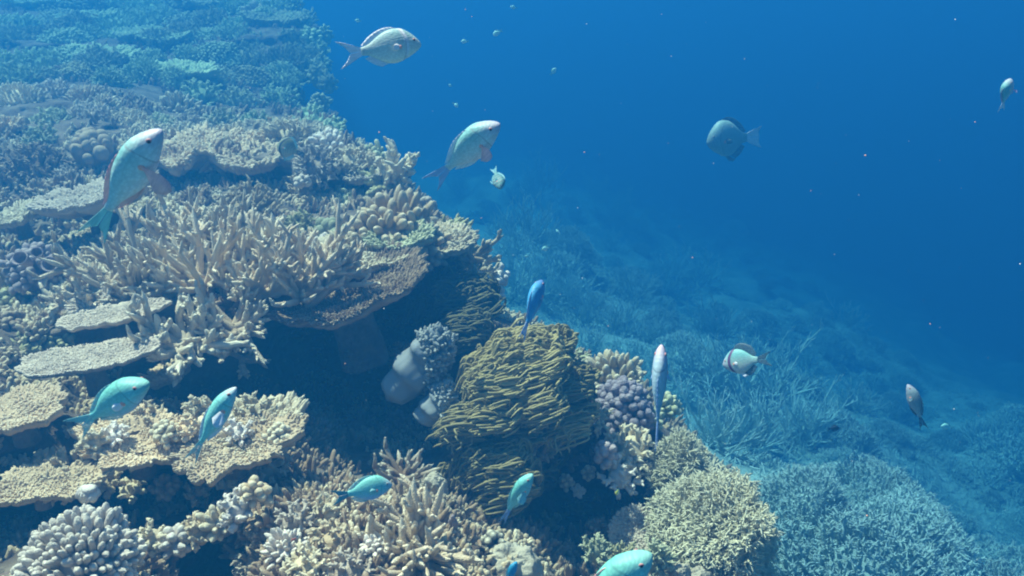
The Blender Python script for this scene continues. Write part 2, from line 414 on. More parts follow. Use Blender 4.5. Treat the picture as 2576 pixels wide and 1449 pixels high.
def flat_mat(name, c, rough=.5, trans=0.0, rays=False):
    m = bpy.data.materials.new(name); m.use_nodes = True; t = m.node_tree; n = t.nodes
    bs = n['Principled BSDF']; bs.inputs['Base Color'].default_value = (*c, 1); bs.inputs['Roughness'].default_value = rough
    bs.inputs['Specular IOR Level'].default_value = .3
    bs.inputs['Alpha'].default_value = 1 - trans
    if rays:
        tc = n.new('ShaderNodeTexCoord'); wv = n.new('ShaderNodeTexNoise'); wv.inputs['Scale'].default_value = 60
        mpn = n.new('ShaderNodeMapping'); mpn.inputs['Scale'].default_value = (.12, 1, 1)
        t.links.new(tc.outputs['Object'], mpn.inputs[0]); t.links.new(mpn.outputs[0], wv.inputs['Vector'])
        hs = n.new('ShaderNodeHueSaturation'); hs.inputs['Color'].default_value = (*c, 1)
        mr = n.new('ShaderNodeMapRange'); mr.inputs['To Min'].default_value = .6; mr.inputs['To Max'].default_value = 1.35
        t.links.new(wv.outputs['Fac'], mr.inputs['Value']); t.links.new(mr.outputs['Result'], hs.inputs['Value'])
        t.links.new(hs.outputs['Color'], bs.inputs['Base Color'])
    return m

FM = {
 'turq': fish_mat('turquoise_scales', (.16,.50,.42), (.22,.62,.60), (.30,.44,.70), (.24,.52,.46)),
 'turqpink': fish_mat('turquoise_pink_scales', (.20,.56,.48), (.24,.64,.60), (.30,.46,.70), (.50,.54,.58)),
 'pale': fish_mat('pale_scales', (.20,.46,.44), (.60,.68,.68), (.82,.70,.76), (.44,.44,.52)),
 'paletail': fish_mat('pale_barred_head_scales', (.26,.44,.44), (.50,.60,.56), (.78,.78,.68), None, bars=[(.80, .845, (.66,.70,.72))]),
 'blue': fish_mat('blue_scales', (.05,.30,.55), (.10,.40,.66), (.34,.22,.50), (.10,.16,.40)),
 'lilac': fish_mat('lilac_scales', (.42,.56,.62), (.22,.34,.46), (.12,.14,.30), (.62,.50,.60)),
 'white': fish_mat('whitish_scales', (.22,.52,.50), (.42,.58,.52), (.62,.62,.56), (.50,.48,.60), bars=[(.80, .86, (.16,.06,.18))]),
 'dark': fish_mat('dark_grey_scales', (.16,.24,.26), (.32,.40,.42), (.46,.44,.48), (.36,.34,.42)),
 'surgeon': fish_mat('grey_blue_scales', (.34,.52,.50), (.28,.42,.42), (.24,.36,.38), (.20,.30,.32)),
 'sergeant': fish_mat('striped_scales', (.10,.26,.25), (.16,.32,.29), (.26,.38,.34), None, bars=[(.80,.84,(.10,.14,.16)),(.68,.72,(.10,.14,.16)),(.56,.60,(.10,.14,.16)),(.44,.48,(.10,.14,.16))]),
 'butter': fish_mat('olive_chevron_scales', (.26,.27,.16), (.40,.38,.22), (.48,.44,.26), None, bars=[(.84,.90,(.04,.04,.04)),(.25,.30,(.04,.04,.04)),(.74,.75,(.2,.18,.1)),(.66,.67,(.2,.18,.1)),(.58,.59,(.2,.18,.1)),(.50,.51,(.2,.18,.1)),(.42,.43,(.2,.18,.1))]),
 'tinygreen': fish_mat('small_green_scales', (.36,.74,.66), (.50,.86,.80), (.66,.88,.86), None, scales=False),
 'tinydark': fish_mat('small_dark_scales', (.02,.03,.05), (.03,.04,.07), (.05,.06,.10), None, scales=False),
 'yellow': fish_mat('yellow_scales', (.70,.66,.10), (.82,.78,.16), (.86,.84,.40), None, scales=False),
 'red': fish_mat('red_brown_scales', (.40,.10,.06), (.52,.14,.09), (.60,.26,.20), None, scales=False),
 'deepblue': fish_mat('deep_blue_scales', (.02,.22,.36), (.03,.28,.48), (.05,.30,.55), None, scales=False),
 'ringred': flat_mat('iris_red', (.56,.26,.24), .3), 'ringgrey': flat_mat('iris_silver', (.5,.5,.5), .25),
 'pupil': flat_mat('pupil_black', (.01,.01,.015), .12),
 'finteal': flat_mat('fin_teal', (.30,.62,.62), .5, .35, True), 'finpink': flat_mat('fin_pink', (.95,.46,.44), .5, .25, True),
 'finorange': flat_mat('fin_orange', (.80,.34,.26), .5, 0, True),
 'finslate': flat_mat('fin_slate', (.10,.30,.34), .5, .05, True),
 'findark': flat_mat('fin_dark', (.10,.16,.20), .5, .35, True), 'finpale': flat_mat('fin_pale', (.74,.76,.80), .5, .15, True),
 'finblue': flat_mat('fin_blue', (.34,.48,.74), .5, .25, True), 'finmauve': flat_mat('fin_mauve', (.52,.34,.48), .5, .3, True),
 'mouth': flat_mat('mouth_line', (.10,.08,.10), .6),
}

def fin_geo(base, tip, th=.008, nb=14, nt=6, curl=None, ripple=.004):
    """fin blade between two polylines; tapers to its edge, both faces modelled"""
    base = np.asarray(base, float); tip = np.asarray(tip, float)
    a = np.linspace(0, 1, len(base)); q = np.linspace(0, 1, nb)
    B = np.stack([np.interp(q, a, base[:, k]) for k in range(3)], -1)
    a = np.linspace(0, 1, len(tip)); T = np.stack([np.interp(q, a, tip[:, k]) for k in range(3)], -1)
    s = np.linspace(0, 1, nt)
    S = B[:, None] * (1 - s)[None, :, None] + T[:, None] * s[None, :, None]
    nrm = norm(np.cross(np.gradient(S, axis=0), np.gradient(S, axis=1) + 1e-9))
    rip = ripple * np.sin(q * 60)[:, None, None] * s[None, :, None]
    if curl is not None: S = S + np.asarray(curl)[None, None] * (s ** 2)[None, :, None]
    half = (th * .5 * (1 - .88 * s))[None, :, None] * np.minimum(1, np.minimum(q, 1 - q) * 8 + .12)[:, None, None]
    up = S + nrm * (half + rip); dn = S - nrm * (half - rip)
    # closed loop across the thickness
    ring = np.concatenate([up, dn[:, ::-1]], 1)
    return grid(ring, True, np.zeros(ring.shape[:2]))

def make_fish(name, label, cat_, mat, head, tail, dh, dt, dorsal, deep=.20, width=.085, finmat='finteal', tailmat=None, pec='finpink', pecang=50, pecsize=1.0, pecdown=0.0,
              bend=0.0, eye='ringred', fork=.5, group=None, dorsalfin=.055, tiny=False, analfin=.05, tailw=.16, eyesz=1.0, pelvic=True, dorsmat=None):
    """head / tail = image points of nose and tail tip, dh / dt = their distances; dorsal = (right, up, towards viewer)"""
    A = P(head[0], head[1], dh); Bq = P(tail[0], tail[1], dt)
    fwd = A - Bq; Ln = float(np.linalg.norm(fwd)); fwd = fwd / Ln
    dv = dorsal[0] * CR + dorsal[1] * CU - dorsal[2] * CF
    dv = dv - fwd * float(np.dot(dv, fwd)); dv = dv / np.linalg.norm(dv)
    yv = np.cross(dv, fwd)
    root = empty(name)
    root.matrix_world = Matrix([[fwd[0]*Ln, yv[0]*Ln, dv[0]*Ln, Bq[0]], [fwd[1]*Ln, yv[1]*Ln, dv[1]*Ln, Bq[1]], [fwd[2]*Ln, yv[2]*Ln, dv[2]*Ln, Bq[2]], [0, 0, 0, 1]])
    tag(root, label, cat_, group)
    k = deep / .20
    xs = np.array([1.0, .994, .980, .950, .895, .825, .74, .65, .56, .475, .41, .35, .28])
    tp = np.array([.002, .022, .045, .082, .130, .172, .195, .193, .170, .125, .082, .055, .046]) * k
    bt = np.array([.002, .018, .036, .064, .105, .150, .185, .198, .182, .135, .088, .055, .046]) * k
    wd = np.array([.002, .018, .034, .058, .080, .094, .098, .092, .078, .056, .038, .026, .018]) * width / .085
    q = np.linspace(0, 1, 40); ax = np.linspace(0, 1, len(xs))
    cv = lambda y: np.interp(q, ax, y)
    X, Tp, Bt, Wd = cv(xs), cv(tp), cv(bt), cv(wd)
    ker = np.array([1, 2, 1]) / 4.0
    for arr in (Tp, Bt, Wd):
        for _ in range(2): arr[1:-1] = (arr[:-2] * ker[0] + arr[1:-1] * ker[1] + arr[2:] * ker[2])
    nA = 26; a = np.arange(nA) / nA * 2 * math.pi
    mid = -.012 * np.clip((X - .8) / .2, 0, 1) * k * 3
    ca, sa = np.cos(a), np.sin(a)
    Z = np.where(sa[None] > 0, Tp[:, None] * sa[None], Bt[:, None] * sa[None]) + mid[:, None]
    Y = Wd[:, None] * np.sign(ca)[None] * np.abs(ca)[None] ** .85
    Xg = X[:, None] * np.ones((1, nA))
    fl = lambda x: bend * (1 - x) ** 2
    body = np.stack([Xg, Y + fl(Xg), Z], -1)
    endc = body[-1:].mean(axis=1, keepdims=True) * np.ones((1, nA, 1))
    obj('body', grid(np.concatenate([body, endc], 0)[:, ::-1], True), FM[mat], root)
    # tail fin: two lobes from the peduncle
    zz = .046 * k
    def lobe(sg):
        return [[.24, fl(.24), sg * .002], [.225, fl(.225), sg * zz * .9]], [[.02 + fork * .17, fl(.1), sg * .004], [.05 + fork * .06, fl(.05), sg * tailw * .5], [.0, fl(0), sg * tailw * .98], [.055, fl(.05), sg * tailw * .9]]
    tail_parts = []
    for sg in (1, -1):
        b, tpn = lobe(sg)
        b = [[.31, fl(.31), 0], [.31, fl(.31), sg * zz * .4], [.30, fl(.30), sg * zz * .75], [.28, fl(.28), sg * zz * .98]]
        tail_parts.append(fin_geo(b, tpn, .012, 18, 9))
    obj('tail_fin', cat(tail_parts), FM[tailmat or finmat], root)
    topz = lambda x: float(np.interp(-x, -X, Tp)); botz = lambda x: float(np.interp(-x, -X, Bt))
    if dorsalfin:
        xd = np.linspace(.80, .30, 12)
        xd = xd * .9 + .08; base = [[x, fl(x), topz(x) - .012] for x in xd]
        hh = dorsalfin * k * np.interp(xd, [.35, .42, .52, .68, .78, .80], [.35, 1.35, 1.15, .95, .7, .2])
        tipn = [[x - .06, fl(x), topz(x) + h] for x, h in zip(xd, hh)]
        obj('dorsal_fin', fin_geo(base, tipn, .012, 26, 5), FM[dorsmat or finmat], root)
    if analfin:
        xd = np.linspace(.60, .38, 8)
        base = [[x, fl(x), -botz(x) + .012] for x in xd]
        hh = analfin * k * np.interp(xd, [.38, .46, .57, .60], [.6, 1.3, .9, .3])
        tipn = [[x - .07, fl(x), -botz(x) - h] for x, h in zip(xd, hh)]
        obj('anal_fin', fin_geo(base, tipn, .010, 16, 5), FM[dorsmat or finmat], root)
    if not tiny:
        if pelvic:
            xp = .66
            for sg in (1, -1):
                zb = -botz(xp) * .92
                obj('pelvic_fin', fin_geo([[xp + .02, sg * .02, zb], [xp - .03, sg * .018, zb]], [[xp - .10, sg * .045, zb - .075 * k], [xp - .16, sg * .04, zb - .05 * k]], .008, 8, 5), FM[finmat], root)
        xp = .735
        yw = float(np.interp(-xp, -X, Wd))
        for sg in (1, -1):
            facing = float(np.dot(yv * sg, C0 - A)) > 0
            an = math.radians(pecang if facing else 12); l = .20 * pecsize
            tx, ty = xp - math.cos(an) * l, yw + math.sin(an) * l
            zc = -.035 * k
            b = [[xp, sg * yw * .93, zc + .024], [xp - .005, sg * yw * .96, zc], [xp - .012, sg * yw * .92, zc - .024]]
            tq = [[tx + .06, sg * (ty - .05), zc + .055 * pecsize + .02], [tx + .01, sg * ty, zc + .03], [tx, sg * (ty - .005), zc - .01], [tx + .015, sg * (ty - .015), zc - .045 * pecsize], [tx + .06, sg * (ty - .06), zc - .07 * pecsize]]
            if pecdown and facing:
                tq = [[xp + dx_, sg * (yw + .35 * l * fz_), zc - pecdown * l * fz_] for dx_, fz_ in ((.045, .55), (.03, .95), (-.01, 1.1), (-.06, 1.0), (-.10, .7))]
            pf = obj('pectoral_fin', fin_geo(b, tq, .008, 12, 6), FM[finmat if pec == 'finpink' else finmat], root)
            sb = blob(.022, .008, .026, 0, 1, 1, 0, 8, 10); sb[0][:] += np.array([xp, sg * (yw * .98), zc])
            obj('fin_base', sb, FM['finorange' if pec != 'none' else finmat], pf)
        xe, ze = .915, .022 * k
        ye = float(np.interp(-xe, -X, Wd)) * .86; r = .021 * eyesz
        for sg in (1, -1):
            g = blob(r, r * .5, r, 0, 1, 1, 0, 12, 16); g[0][:] += np.array([xe, sg * ye, ze])
            eo = obj('eye', g, FM[eye], root)
            g = blob(r * .58, r * .25, r * .6, 0, 1, 1, 0, 10, 12); g[0][:] += np.array([xe + .001, sg * (ye + r * .36), ze])
            obj('pupil', g, FM['pupil'], eo)
        g = tubes(np.array([[[.99, .012, -.018], [.985, .022, -.020], [.965, .034, -.028]], [[.99, -.012, -.018], [.985, -.022, -.020], [.965, -.034, -.028]]]) * np.array([1, 1, k]), np.full((2, 3), .0025), 5)
        obj('mouth', g, FM['mouth'], root)
    else:
        xe, ze = .90, .02 * k; ye = float(np.interp(-xe, -X, Wd)) * .9
        for sg in (1, -1):
            g = blob(.022, .012, .022, 0, 1, 1, 0, 8, 10); g[0][:] += np.array([xe, sg * ye, ze])
            obj('eye', g, FM['pupil'], root)
    return root

# ------------------------------------------------------------------ the reef rock: a real relief with ledges and caverns
ROWS = {   # height in the frame: (across, distance in metres)
 -150: [(-900,10),(0,11),(500,11.5),(900,12)],
 0:   [(-900,8),(0,8.6),(400,9.2),(700,8.6),(900,9)],
 100: [(-900,6.6),(0,7.0),(400,7.4),(700,7.2),(900,7.6)],
 200: [(-900,5.0),(0,5.5),(300,5.9),(600,6.6),(820,7.0),(900,7.2)],
 262: [(-900,4.3),(0,4.6),(250,4.7),(400,5.3),(620,6.0),(850,6.3)],
 330: [(-900,3.9),(0,4.25),(200,4.2),(450,4.4),(600,4.3),(700,4.2),(850,4.5),(950,4.6)],
 400: [(-900,3.5),(0,3.95),(200,3.9),(400,3.95),(560,3.75),(700,3.7),(900,3.7),(1050,3.9)],
 440: [(-900,3.3),(0,3.75),(200,3.9),(420,4.1),(600,4.15),(690,3.9),(760,3.65),(900,3.7),(1050,3.8)],
 490: [(-900,3.1),(0,3.7),(200,3.5),(420,3.9),(560,3.6),(700,3.7),(800,3.75),(950,3.8),(1080,3.9)],
 540: [(-900,3.0),(0,3.6),(150,3.7),(300,3.5),(420,3.25),(640,3.2),(750,3.4),(850,3.45),(980,3.2),(1120,3.4)],
 610: [(-900,2.8),(0,3.4),(150,3.5),(300,3.1),(600,2.95),(760,3.1),(900,2.95),(1100,2.95),(1250,3.4)],
 680: [(-900,2.6),(0,3.0),(100,2.9),(200,3.0),(300,2.8),(700,2.8),(880,2.85),(1040,3.0),(1100,3.4),(1200,3.2),(1270,3.4)],
 760: [(-900,2.4),(0,2.9),(80,2.95),(200,2.65),(500,2.6),(700,2.65),(880,2.75),(1050,3.0),(1100,3.3),(1200,3.1),(1280,3.3)],
 830: [(-900,2.2),(0,2.55),(150,2.6),(400,2.75),(600,2.7),(700,3.2),(900,3.5),(1050,3.5),(1180,3.1),(1280,2.85),(1400,3.0)],
 900: [(-900,2.1),(0,2.45),(100,2.6),(400,2.8),(600,2.9),(700,3.3),(900,3.55),(1030,3.3),(1150,2.9),(1300,2.65),(1450,2.75),(1560,3.0)],
 1000:[(-900,1.9),(0,2.25),(200,2.6),(400,2.8),(600,3.0),(800,3.4),(950,3.4),(1060,3.1),(1150,2.7),(1300,2.5),(1450,2.65),(1600,2.75),(1700,3.0)],
 1080:[(-900,1.8),(0,2.15),(150,2.4),(300,2.2),(560,2.2),(700,2.4),(850,3.0),(1000,3.1),(1110,2.9),(1180,2.5),(1300,2.45),(1500,2.8),(1650,2.8),(1760,2.9)],
 1150:[(-900,1.75),(0,2.3),(200,2.4),(400,2.3),(600,2.25),(720,2.35),(850,2.7),(1000,2.7),(1100,2.7),(1200,2.5),(1350,2.5),(1450,2.8),(1560,2.75),(1640,2.9),(1760,2.7),(1850,2.8)],
 1230:[(-900,1.7),(0,2.2),(150,2.2),(300,2.8),(500,2.9),(640,2.6),(740,2.2),(820,2.1),(950,2.3),(1100,2.4),(1200,2.6),(1350,3.0),(1500,3.1),(1640,3.0),(1760,2.6),(1860,2.8)],
 1300:[(-900,1.6),(0,2.5),(200,2.5),(360,2.5),(500,2.2),(650,1.95),(850,1.9),(1000,1.95),(1150,2.1),(1250,2.6),(1400,3.0),(1550,3.0),(1640,2.8),(1750,2.5),(1880,2.6),(1950,2.8)],
 1380:[(-900,1.5),(0,2.3),(60,2.1),(150,1.95),(330,1.95),(420,2.05),(540,2.4),(620,2.2),(700,1.85),(900,1.85),(1100,1.9),(1220,2.0),(1320,2.15),(1420,2.7),(1530,2.5),(1650,2.4),(1760,2.35),(1900,2.5),(1960,2.7)],
 1460:[(-900,1.4),(0,1.9),(200,1.8),(380,1.95),(470,2.4),(580,2.4),(700,1.75),(1000,1.75),(1200,1.85),(1320,2.0),(1450,2.3),(1600,2.2),(1900,2.3),(1970,2.6)],
 1650:[(-900,1.2),(0,1.5),(1000,1.5),(1500,1.8),(1900,2.1),(2050,2.4)],
 1950:[(-900,.95),(0,1.1),(1000,1.15),(1500,1.4),(1900,1.7),(2100,2.0)],
}
EDGE = [(-150,740),(0,715),(40,772),(70,838),(130,806),(180,822),(250,778),(290,862),(330,880),(370,950),(400,1000),(440,1035),(480,1045),(520,1098),(560,1125),(600,1185),(640,1222),(700,1245),(780,1258),(830,1375),(870,1415),(920,1500),(960,1600),(1000,1660),(1060,1690),(1100,1740),(1150,1800),(1200,1850),(1300,1900),(1400,1925),(1460,1935),(1650,1990),(1950,2100)]
_rv = np.array(sorted(ROWS)); _us = np.arange(-900, 2201, 6.0)
_tab = np.stack([np.interp(_us, [p[0] for p in ROWS[v]], [p[1] for p in ROWS[v]]) for v in _rv])
_vs = np.arange(-150, 1951, 6.0)
_D = np.stack([np.interp(_vs, _rv, _tab[:, j]) for j in range(len(_us))], 1)
for _ in range(6):
    _D[1:-1] = (_D[:-2] + 2 * _D[1:-1] + _D[2:]) / 4; _D[:, 1:-1] = (_D[:, :-2] + 2 * _D[:, 1:-1] + _D[:, 2:]) / 4
def depth(u, v):
    """distance of the bare rock along the ray through (u, v)"""
    fu = np.clip((np.asarray(u, float) + 900) / 6, 0, len(_us) - 1.001); fv = np.clip((np.asarray(v, float) + 150) / 6, 0, len(_vs) - 1.001)
    iu = fu.astype(int); iv = fv.astype(int); a = fu - iu; b = fv - iv
    return (_D[iv, iu] * (1-a) * (1-b) + _D[iv, iu+1] * a * (1-b) + _D[iv+1, iu] * (1-a) * b + _D[iv+1, iu+1] * a * b)
_ev = np.array([e[0] for e in EDGE]); _eu = np.array([e[1] for e in EDGE])
UU, VV = np.meshgrid(_us, _vs)
ED = np.interp(VV, _ev, _eu) - 14 + np.clip((320 - VV) / 60, 0, 1) * (16 * np.sin(VV * .11) + 12 * np.sin(VV * .043 + 1))
DD = _D.copy()
W0 = P(UU, VV, DD)
DD = DD + .05 * DD ** .5 * fbm(W0 * 4.0, 3, 3) + .022 * fbm(W0 * 17, 3, 9) + .30 * np.clip((DD - 4.2) / 3, 0, 1) * fbm(W0 * 1.7, 3, 14)
roll = np.clip((UU - (ED - 60)) / 60, 0, 1)
DD = DD + 1.6 * roll ** 3
RW = P(UU, VV, DD)
keep = (UU <= ED)
A_, B_ = UU.shape
idx = np.arange(A_ * B_).reshape(A_, B_)
Fq = np.stack([idx[1:, :-1], idx[1:, 1:], idx[:-1, 1:], idx[:-1, :-1]], -1)
kq = keep[:-1, :-1] & keep[1:, 1:] & keep[:-1, 1:] & keep[1:, :-1]
Fq = Fq[kq]
reef = obj('reef_rock', (RW.reshape(-1, 3), Fq, np.zeros(A_ * B_)), M['rock'])
tag(reef, None, None, None, 'structure')

# sea bed falling away to the right and behind
def bedz(x, y):
    z = .72 - .36 * np.clip(x - .2, 0, 40) - .15 * np.clip(y - 3.6, 0, 60) + .10 * np.clip(4 - y, 0, 6) * 0
    q = np.stack([x * .55, y * .55, 0 * x], -1)
    z = np.maximum(z, -14 + 0 * z)
    return z + .30 * fbm(q, 3, 41) + .06 * fbm(q * 6, 3, 42)
gx = np.concatenate([np.linspace(-60, -8, 14), np.linspace(-7.8, 12, 180), np.linspace(12.5, 60, 16)])
gy = np.concatenate([np.linspace(-20, 0, 8), np.linspace(.2, 18, 170), np.linspace(18.5, 70, 16)])
GX, GY = np.meshgrid(gx, gy)
bed = obj('sea_bed', grid(np.stack([GX, GY, bedz(GX, GY)], -1)), M['bed'])
tag(bed, None, None, None, 'structure')
LOWEST = float(bedz(GX, GY).min())

# water
hz = bpy.data.meshes.new('haze')
x0, x1, y0, y1, z0, z1 = -62, 62, -22, 72, LOWEST - 1.0, 3.75
hz.from_pydata([(x0,y0,z0),(x1,y0,z0),(x1,y1,z0),(x0,y1,z0),(x0,y0,z1),(x1,y0,z1),(x1,y1,z1),(x0,y1,z1)], [],
               [(0,3,2,1),(4,5,6,7),(0,1,5,4),(1,2,6,5),(2,3,7,6),(3,0,4,7)])
hm = bpy.data.materials.new('sea_water'); hm.use_nodes = True; hn = hm.node_tree.nodes; hn.clear()
pv = hn.new('ShaderNodeVolumePrincipled'); ho = hn.new('ShaderNodeOutputMaterial'); hm.node_tree.links.new(pv.outputs[0], ho.inputs['Volume'])
DN = max(SIG_T) * 1.02
col = [SIG_T[k] * ALB[k] / DN for k in range(3)]
ab = [max(0.0, 1 - (SIG_T[k] / DN - col[k]) / (1 - col[k])) ** 2 for k in range(3)]
pv.inputs['Density'].default_value = DN; pv.inputs['Color'].default_value = (*col, 1)
pv.inputs['Absorption Color'].default_value = (*ab, 1); pv.inputs['Anisotropy'].default_value = 0.45
hz.materials.append(hm)
ho_ = bpy.data.objects.new('haze', hz); COL.objects.link(ho_); tag(ho_, None, None, None, 'stuff')

# ------------------------------------------------------------------ placing the colonies
_cnt = [100]
def rg():
    _cnt[0] += 1
    return np.random.default_rng(_cnt[0])
ORD = ['leftmost', 'second', 'third', 'fourth', 'fifth', 'sixth', 'seventh', 'eighth', 'ninth', 'tenth', 'eleventh', 'twelfth', 'thirteenth', 'fourteenth', 'fifteenth', 'sixteenth']
KNAME = {'dig': 'finger_coral', 'cor': 'bushy_coral', 'fine': 'bushy_coral', 'knob': 'knobby_coral', 'bush': 'bottlebrush_coral', 'stag': 'staghorn_coral', 'thick': 'finger_coral', 'block': 'encrusted_boulder', 'smooth': 'lobed_coral'}

def seat(o, u, v, d, rot=(0, 0, 0)):
    o.location = Vector(P(u, v, d)); o.rotation_euler = rot
    return o

def clump(kind, mat, u, v, w, h, label, d=None, r=None, L=None, tilt=.45, side=0.0, group=None, up=.3, emb=.35, **kw):
    """dome-shaped colony whose visible outline is about w x h around (u, v)"""
    if d is None: d = float(depth(u, v + .3 * h))
    g = rg()
    R = px(w / 2, d); H = px(h * .78, d)
    d0 = d - emb * min(R, .12)
    if kind in ('dig', 'thick'):
        r = r or (.0065 if kind == 'dig' else .0115); L = L or r * 5.2
        n = int(min(1100, 2 * math.pi * R * max(H, R * .6) / (kw.pop('sp', 2.75) * r) ** 2))
        geo = digitate(g, R, H, max(n, 14), min(L, R * .7), r, up=up, irr=kw.pop('irr', .16), taper=.66 if kind == 'dig' else .8, bulb=.0 if kind == 'dig' else .1, sides=7 if kind == 'thick' else 6, **kw)
    elif kind in ('cor', 'fine'):
        r = r or (.0058 if kind == 'cor' else .0036); L = L or r * 7.5
        n = int(min(900, 2 * math.pi * R * max(H, R * .6) / (3.9 * r) ** 2))
        geo = digitate(g, R, H, max(n, 14), min(L, R * .5), r, up=up, irr=kw.pop('irr', .22), taper=.6, sub=5 if kind == 'cor' else 6, sides=5, **kw)
    elif kind == 'knob':
        r = r or .011; n = int(2 * math.pi * R * max(H, R * .6) / (2.3 * r) ** 2)
        geo = knobby(g, R, H, max(n, 12), min(r * 3.0, R * .8), r)
    elif kind == 'bush':
        geo = bush(g, R, H, int(2 * math.pi * R * max(H, R * .7) / (.0128) ** 2), .040, r or .0031, 6)
    elif kind == 'stag':
        r = r or .008
        geo = staghorn(g, kw.get('n0', 10), max(R, H) * 1.05, r, kw.get('spread', 1.0), .9 * H / R, kw.get('nch', 4), kw.get('nch2', 2))
    elif kind == 'smooth':
        parts = []
        for _ in range(kw.get('n', 9)):
            a, q = g.uniform(0, 6.28), g.uniform(0, .8)
            rr = R * g.uniform(.26, .42) * kw.get('lobe', 1)
            b = blob(rr, rr, rr * g.uniform(1.1, 1.8), .06, 1.5, int(g.integers(1e5)), 0, 18, 22)
            b[0][:] += np.array([R * q * math.cos(a), R * q * math.sin(a), H * (.75 - .5 * q)]); parts.append(b)
        parts.append(blob(R * .8, R * .8, H * .6, .1, 2, 5))
        geo = cat(parts)
    elif kind == 'block':
        b = blob(R, R * .9, H * 1.1, .22, 2.2, int(g.integers(1e5)), 0, 60, 80, oct=5)
        geo = b
    o = obj(KNAME[kind], geo, M[mat])
    seat(o, u, v + .30 * h, d0, (tilt, side, float(g.uniform(-.3, .3))))
    tag(o, label, 'coral' if kind != 'block' else 'boulder', group)
    return o

def row(kind, mats, pts, what, where, **kw):
    """a row of colonies, each labelled by its place in the row (left to right)"""
    pts = sorted(pts, key=lambda p: p[0])
    for i, p in enumerate(pts):
        k = kind if isinstance(kind, str) else kind[i % len(kind)]
        m = mats if isinstance(mats, str) else mats[(i * 7 + len(pts)) % len(mats)]
        o_ = ORD[i] if i < len(pts) - 1 else 'rightmost'
        clump(k, m, p[0], p[1], p[2], p[3], f"{o_} {what} {'from the left ' if 0 < i < len(pts) - 1 else ''}{where}", **kw)

def plate(mat, u, v, d, w, label, tiltc=0.0, tiltr=0.0, spin=0.0, name='table_coral', stalk=True, group=None, **kw):
    g = rg()
    kw.setdefault('nub', .006); kw.setdefault('nr', .003)
    p, n, s = table(g, px(w / 2, d) / kw.get('ell', 1.0), **kw)
    root = empty(name); seat(root, u, v, d, (tiltc, tiltr, spin))
    tag(root, label, 'coral', group)
    obj('plate', p, M[mat], root); obj('branchlets', n, M[mat], root)
    if stalk: obj('stalk', s, M['rock'], root)
    return root

def stag(mat, u, v, d, span, label, n0=14, r=.0095, tilt=.25, side=0.0, nch=4, nch2=2, spread=.85, up=1.05, bias=(0, 0, 0)):
    g = rg()
    o = obj('staghorn_coral', staghorn(g, n0, px(span / 2, d) * .98, r, spread, up, nch, nch2, bias=bias), M[mat])
    seat(o, u, v, d, (tilt, side, 0)); tag(o, label, 'coral')
    return o

# --- the staghorn thicket in the middle left
stag('stag', 345, 735, 2.66, 310, 'tan staghorn thicket left of the middle, above the thin pale crescent plate', 20, .0113, .3, -.15)
stag('stag', 520, 720, 2.66, 330, 'biggest tan staghorn thicket, in the middle between two similar thickets', 22, .0117, .3)
stag('stag', 440, 635, 2.82, 250, 'tan staghorn crest at the top left of the big thicket, beside the fish tail', 16, .0113, .2, -.1)
stag('stag', 560, 610, 2.85, 240, 'tan staghorn crest with upright branches at the top middle of the thicket', 16, .0113, .15)
stag('stag2', 672, 640, 2.72, 170, 'bright pale staghorn fan standing highest at the right of the thicket', 16, .0113, .1, -.05, 2, 1, .6, 1.3)
stag('stag', 760, 742, 2.58, 330, 'dense tan staghorn bush standing on the big brown table coral', 26, .0110, .2, .1, 5, 2, .8, 1.0)
stag('stag', 655, 735, 2.58, 250, 'tan staghorn clump between the middle thicket and the bush on the table coral', 16, .0113, .25)
stag('stag', 232, 765, 2.6, 170, 'small slim staghorn clump at the far left end of the thicket', 10, .0086, .2, -.25)
stag('stag2', 470, 865, 2.44, 280, 'open staghorn colony with long arms hanging below the thicket', 15, .0133, .65, .1, 4, 2, 1.2, .35)
stag('stag', 590, 830, 2.5, 220, 'small tangled staghorn colony under the thicket, above the dark cavern', 14, .0100, .5, .15, 4, 2, 1.0, .5)
stag('stag2', 385, 858, 2.4, 110, 'stubby staghorn sprig lying between the two stacked grey plates', 9, .0113, .5, -.3, 3, 1, 1.2, .3)
stag('stag', 610, 905, 2.62, 120, 'thin staghorn twigs poking into the dark cavern below the thicket', 7, .0080, .8, .4, 3, 1, 1.2, .2)
stag('stag2', 150, 765, 2.6, 95, 'thin forked staghorn branch pointing left above the rubble slope', 4, .0086, .3, -1.0, 3, 1, .5, .8)

# --- table and plate corals
plate('brown', 868, 742, 2.68, 420, 'large brown table coral with a pale rim under the staghorn bush', .06, -.22, 0, dish=.14, nub=.015, thick=.016, lobes=.07, rimlen=1.5)
plate('plate', 290, 796, 2.46, 275, 'thin pale grey crescent plate coral, upper of the two stacked plates', .02, -.16, 0, dish=.16, nub=.0035, nr=.0022, thick=.007, lobes=.08, rimlen=1.2, wedge=(1.57, 1.1, .6), stalk=False, ell=1.5)
plate('plate', 228, 905, 2.32, 355, 'grey plate coral with a frilled edge, lower of the two stacked plates', .02, -.14, 0, dish=.14, nub=.0035, nr=.0022, thick=.008, lobes=.09, rimlen=1.5, ell=1.75, wedge=(1.3, .8, .35))
plate('plate', 235, 762, 2.56, 100, 'small bluish upright plate coral behind the pale crescent plate', .55, -.3, 0, dish=.3, nub=.006, nr=.0030, thick=.008, lobes=.15, stalk=False)
plate('sandplate', 40, 1030, 2.12, 270, 'sunlit sandy plate coral cut by the left edge of the photo', .10, -.12, 0, dish=.05, nub=.004, nr=.0023, thick=.016, lobes=.14, ell=1.25)
plate('sandplate', 350, 1112, 2.10, 330, 'sunlit cream plate coral with a scalloped edge below the two turquoise fish', .16, .06, 0, dish=.08, nub=.0045, nr=.0024, thick=.014, lobes=.34, ell=1.5, ruff=.12)
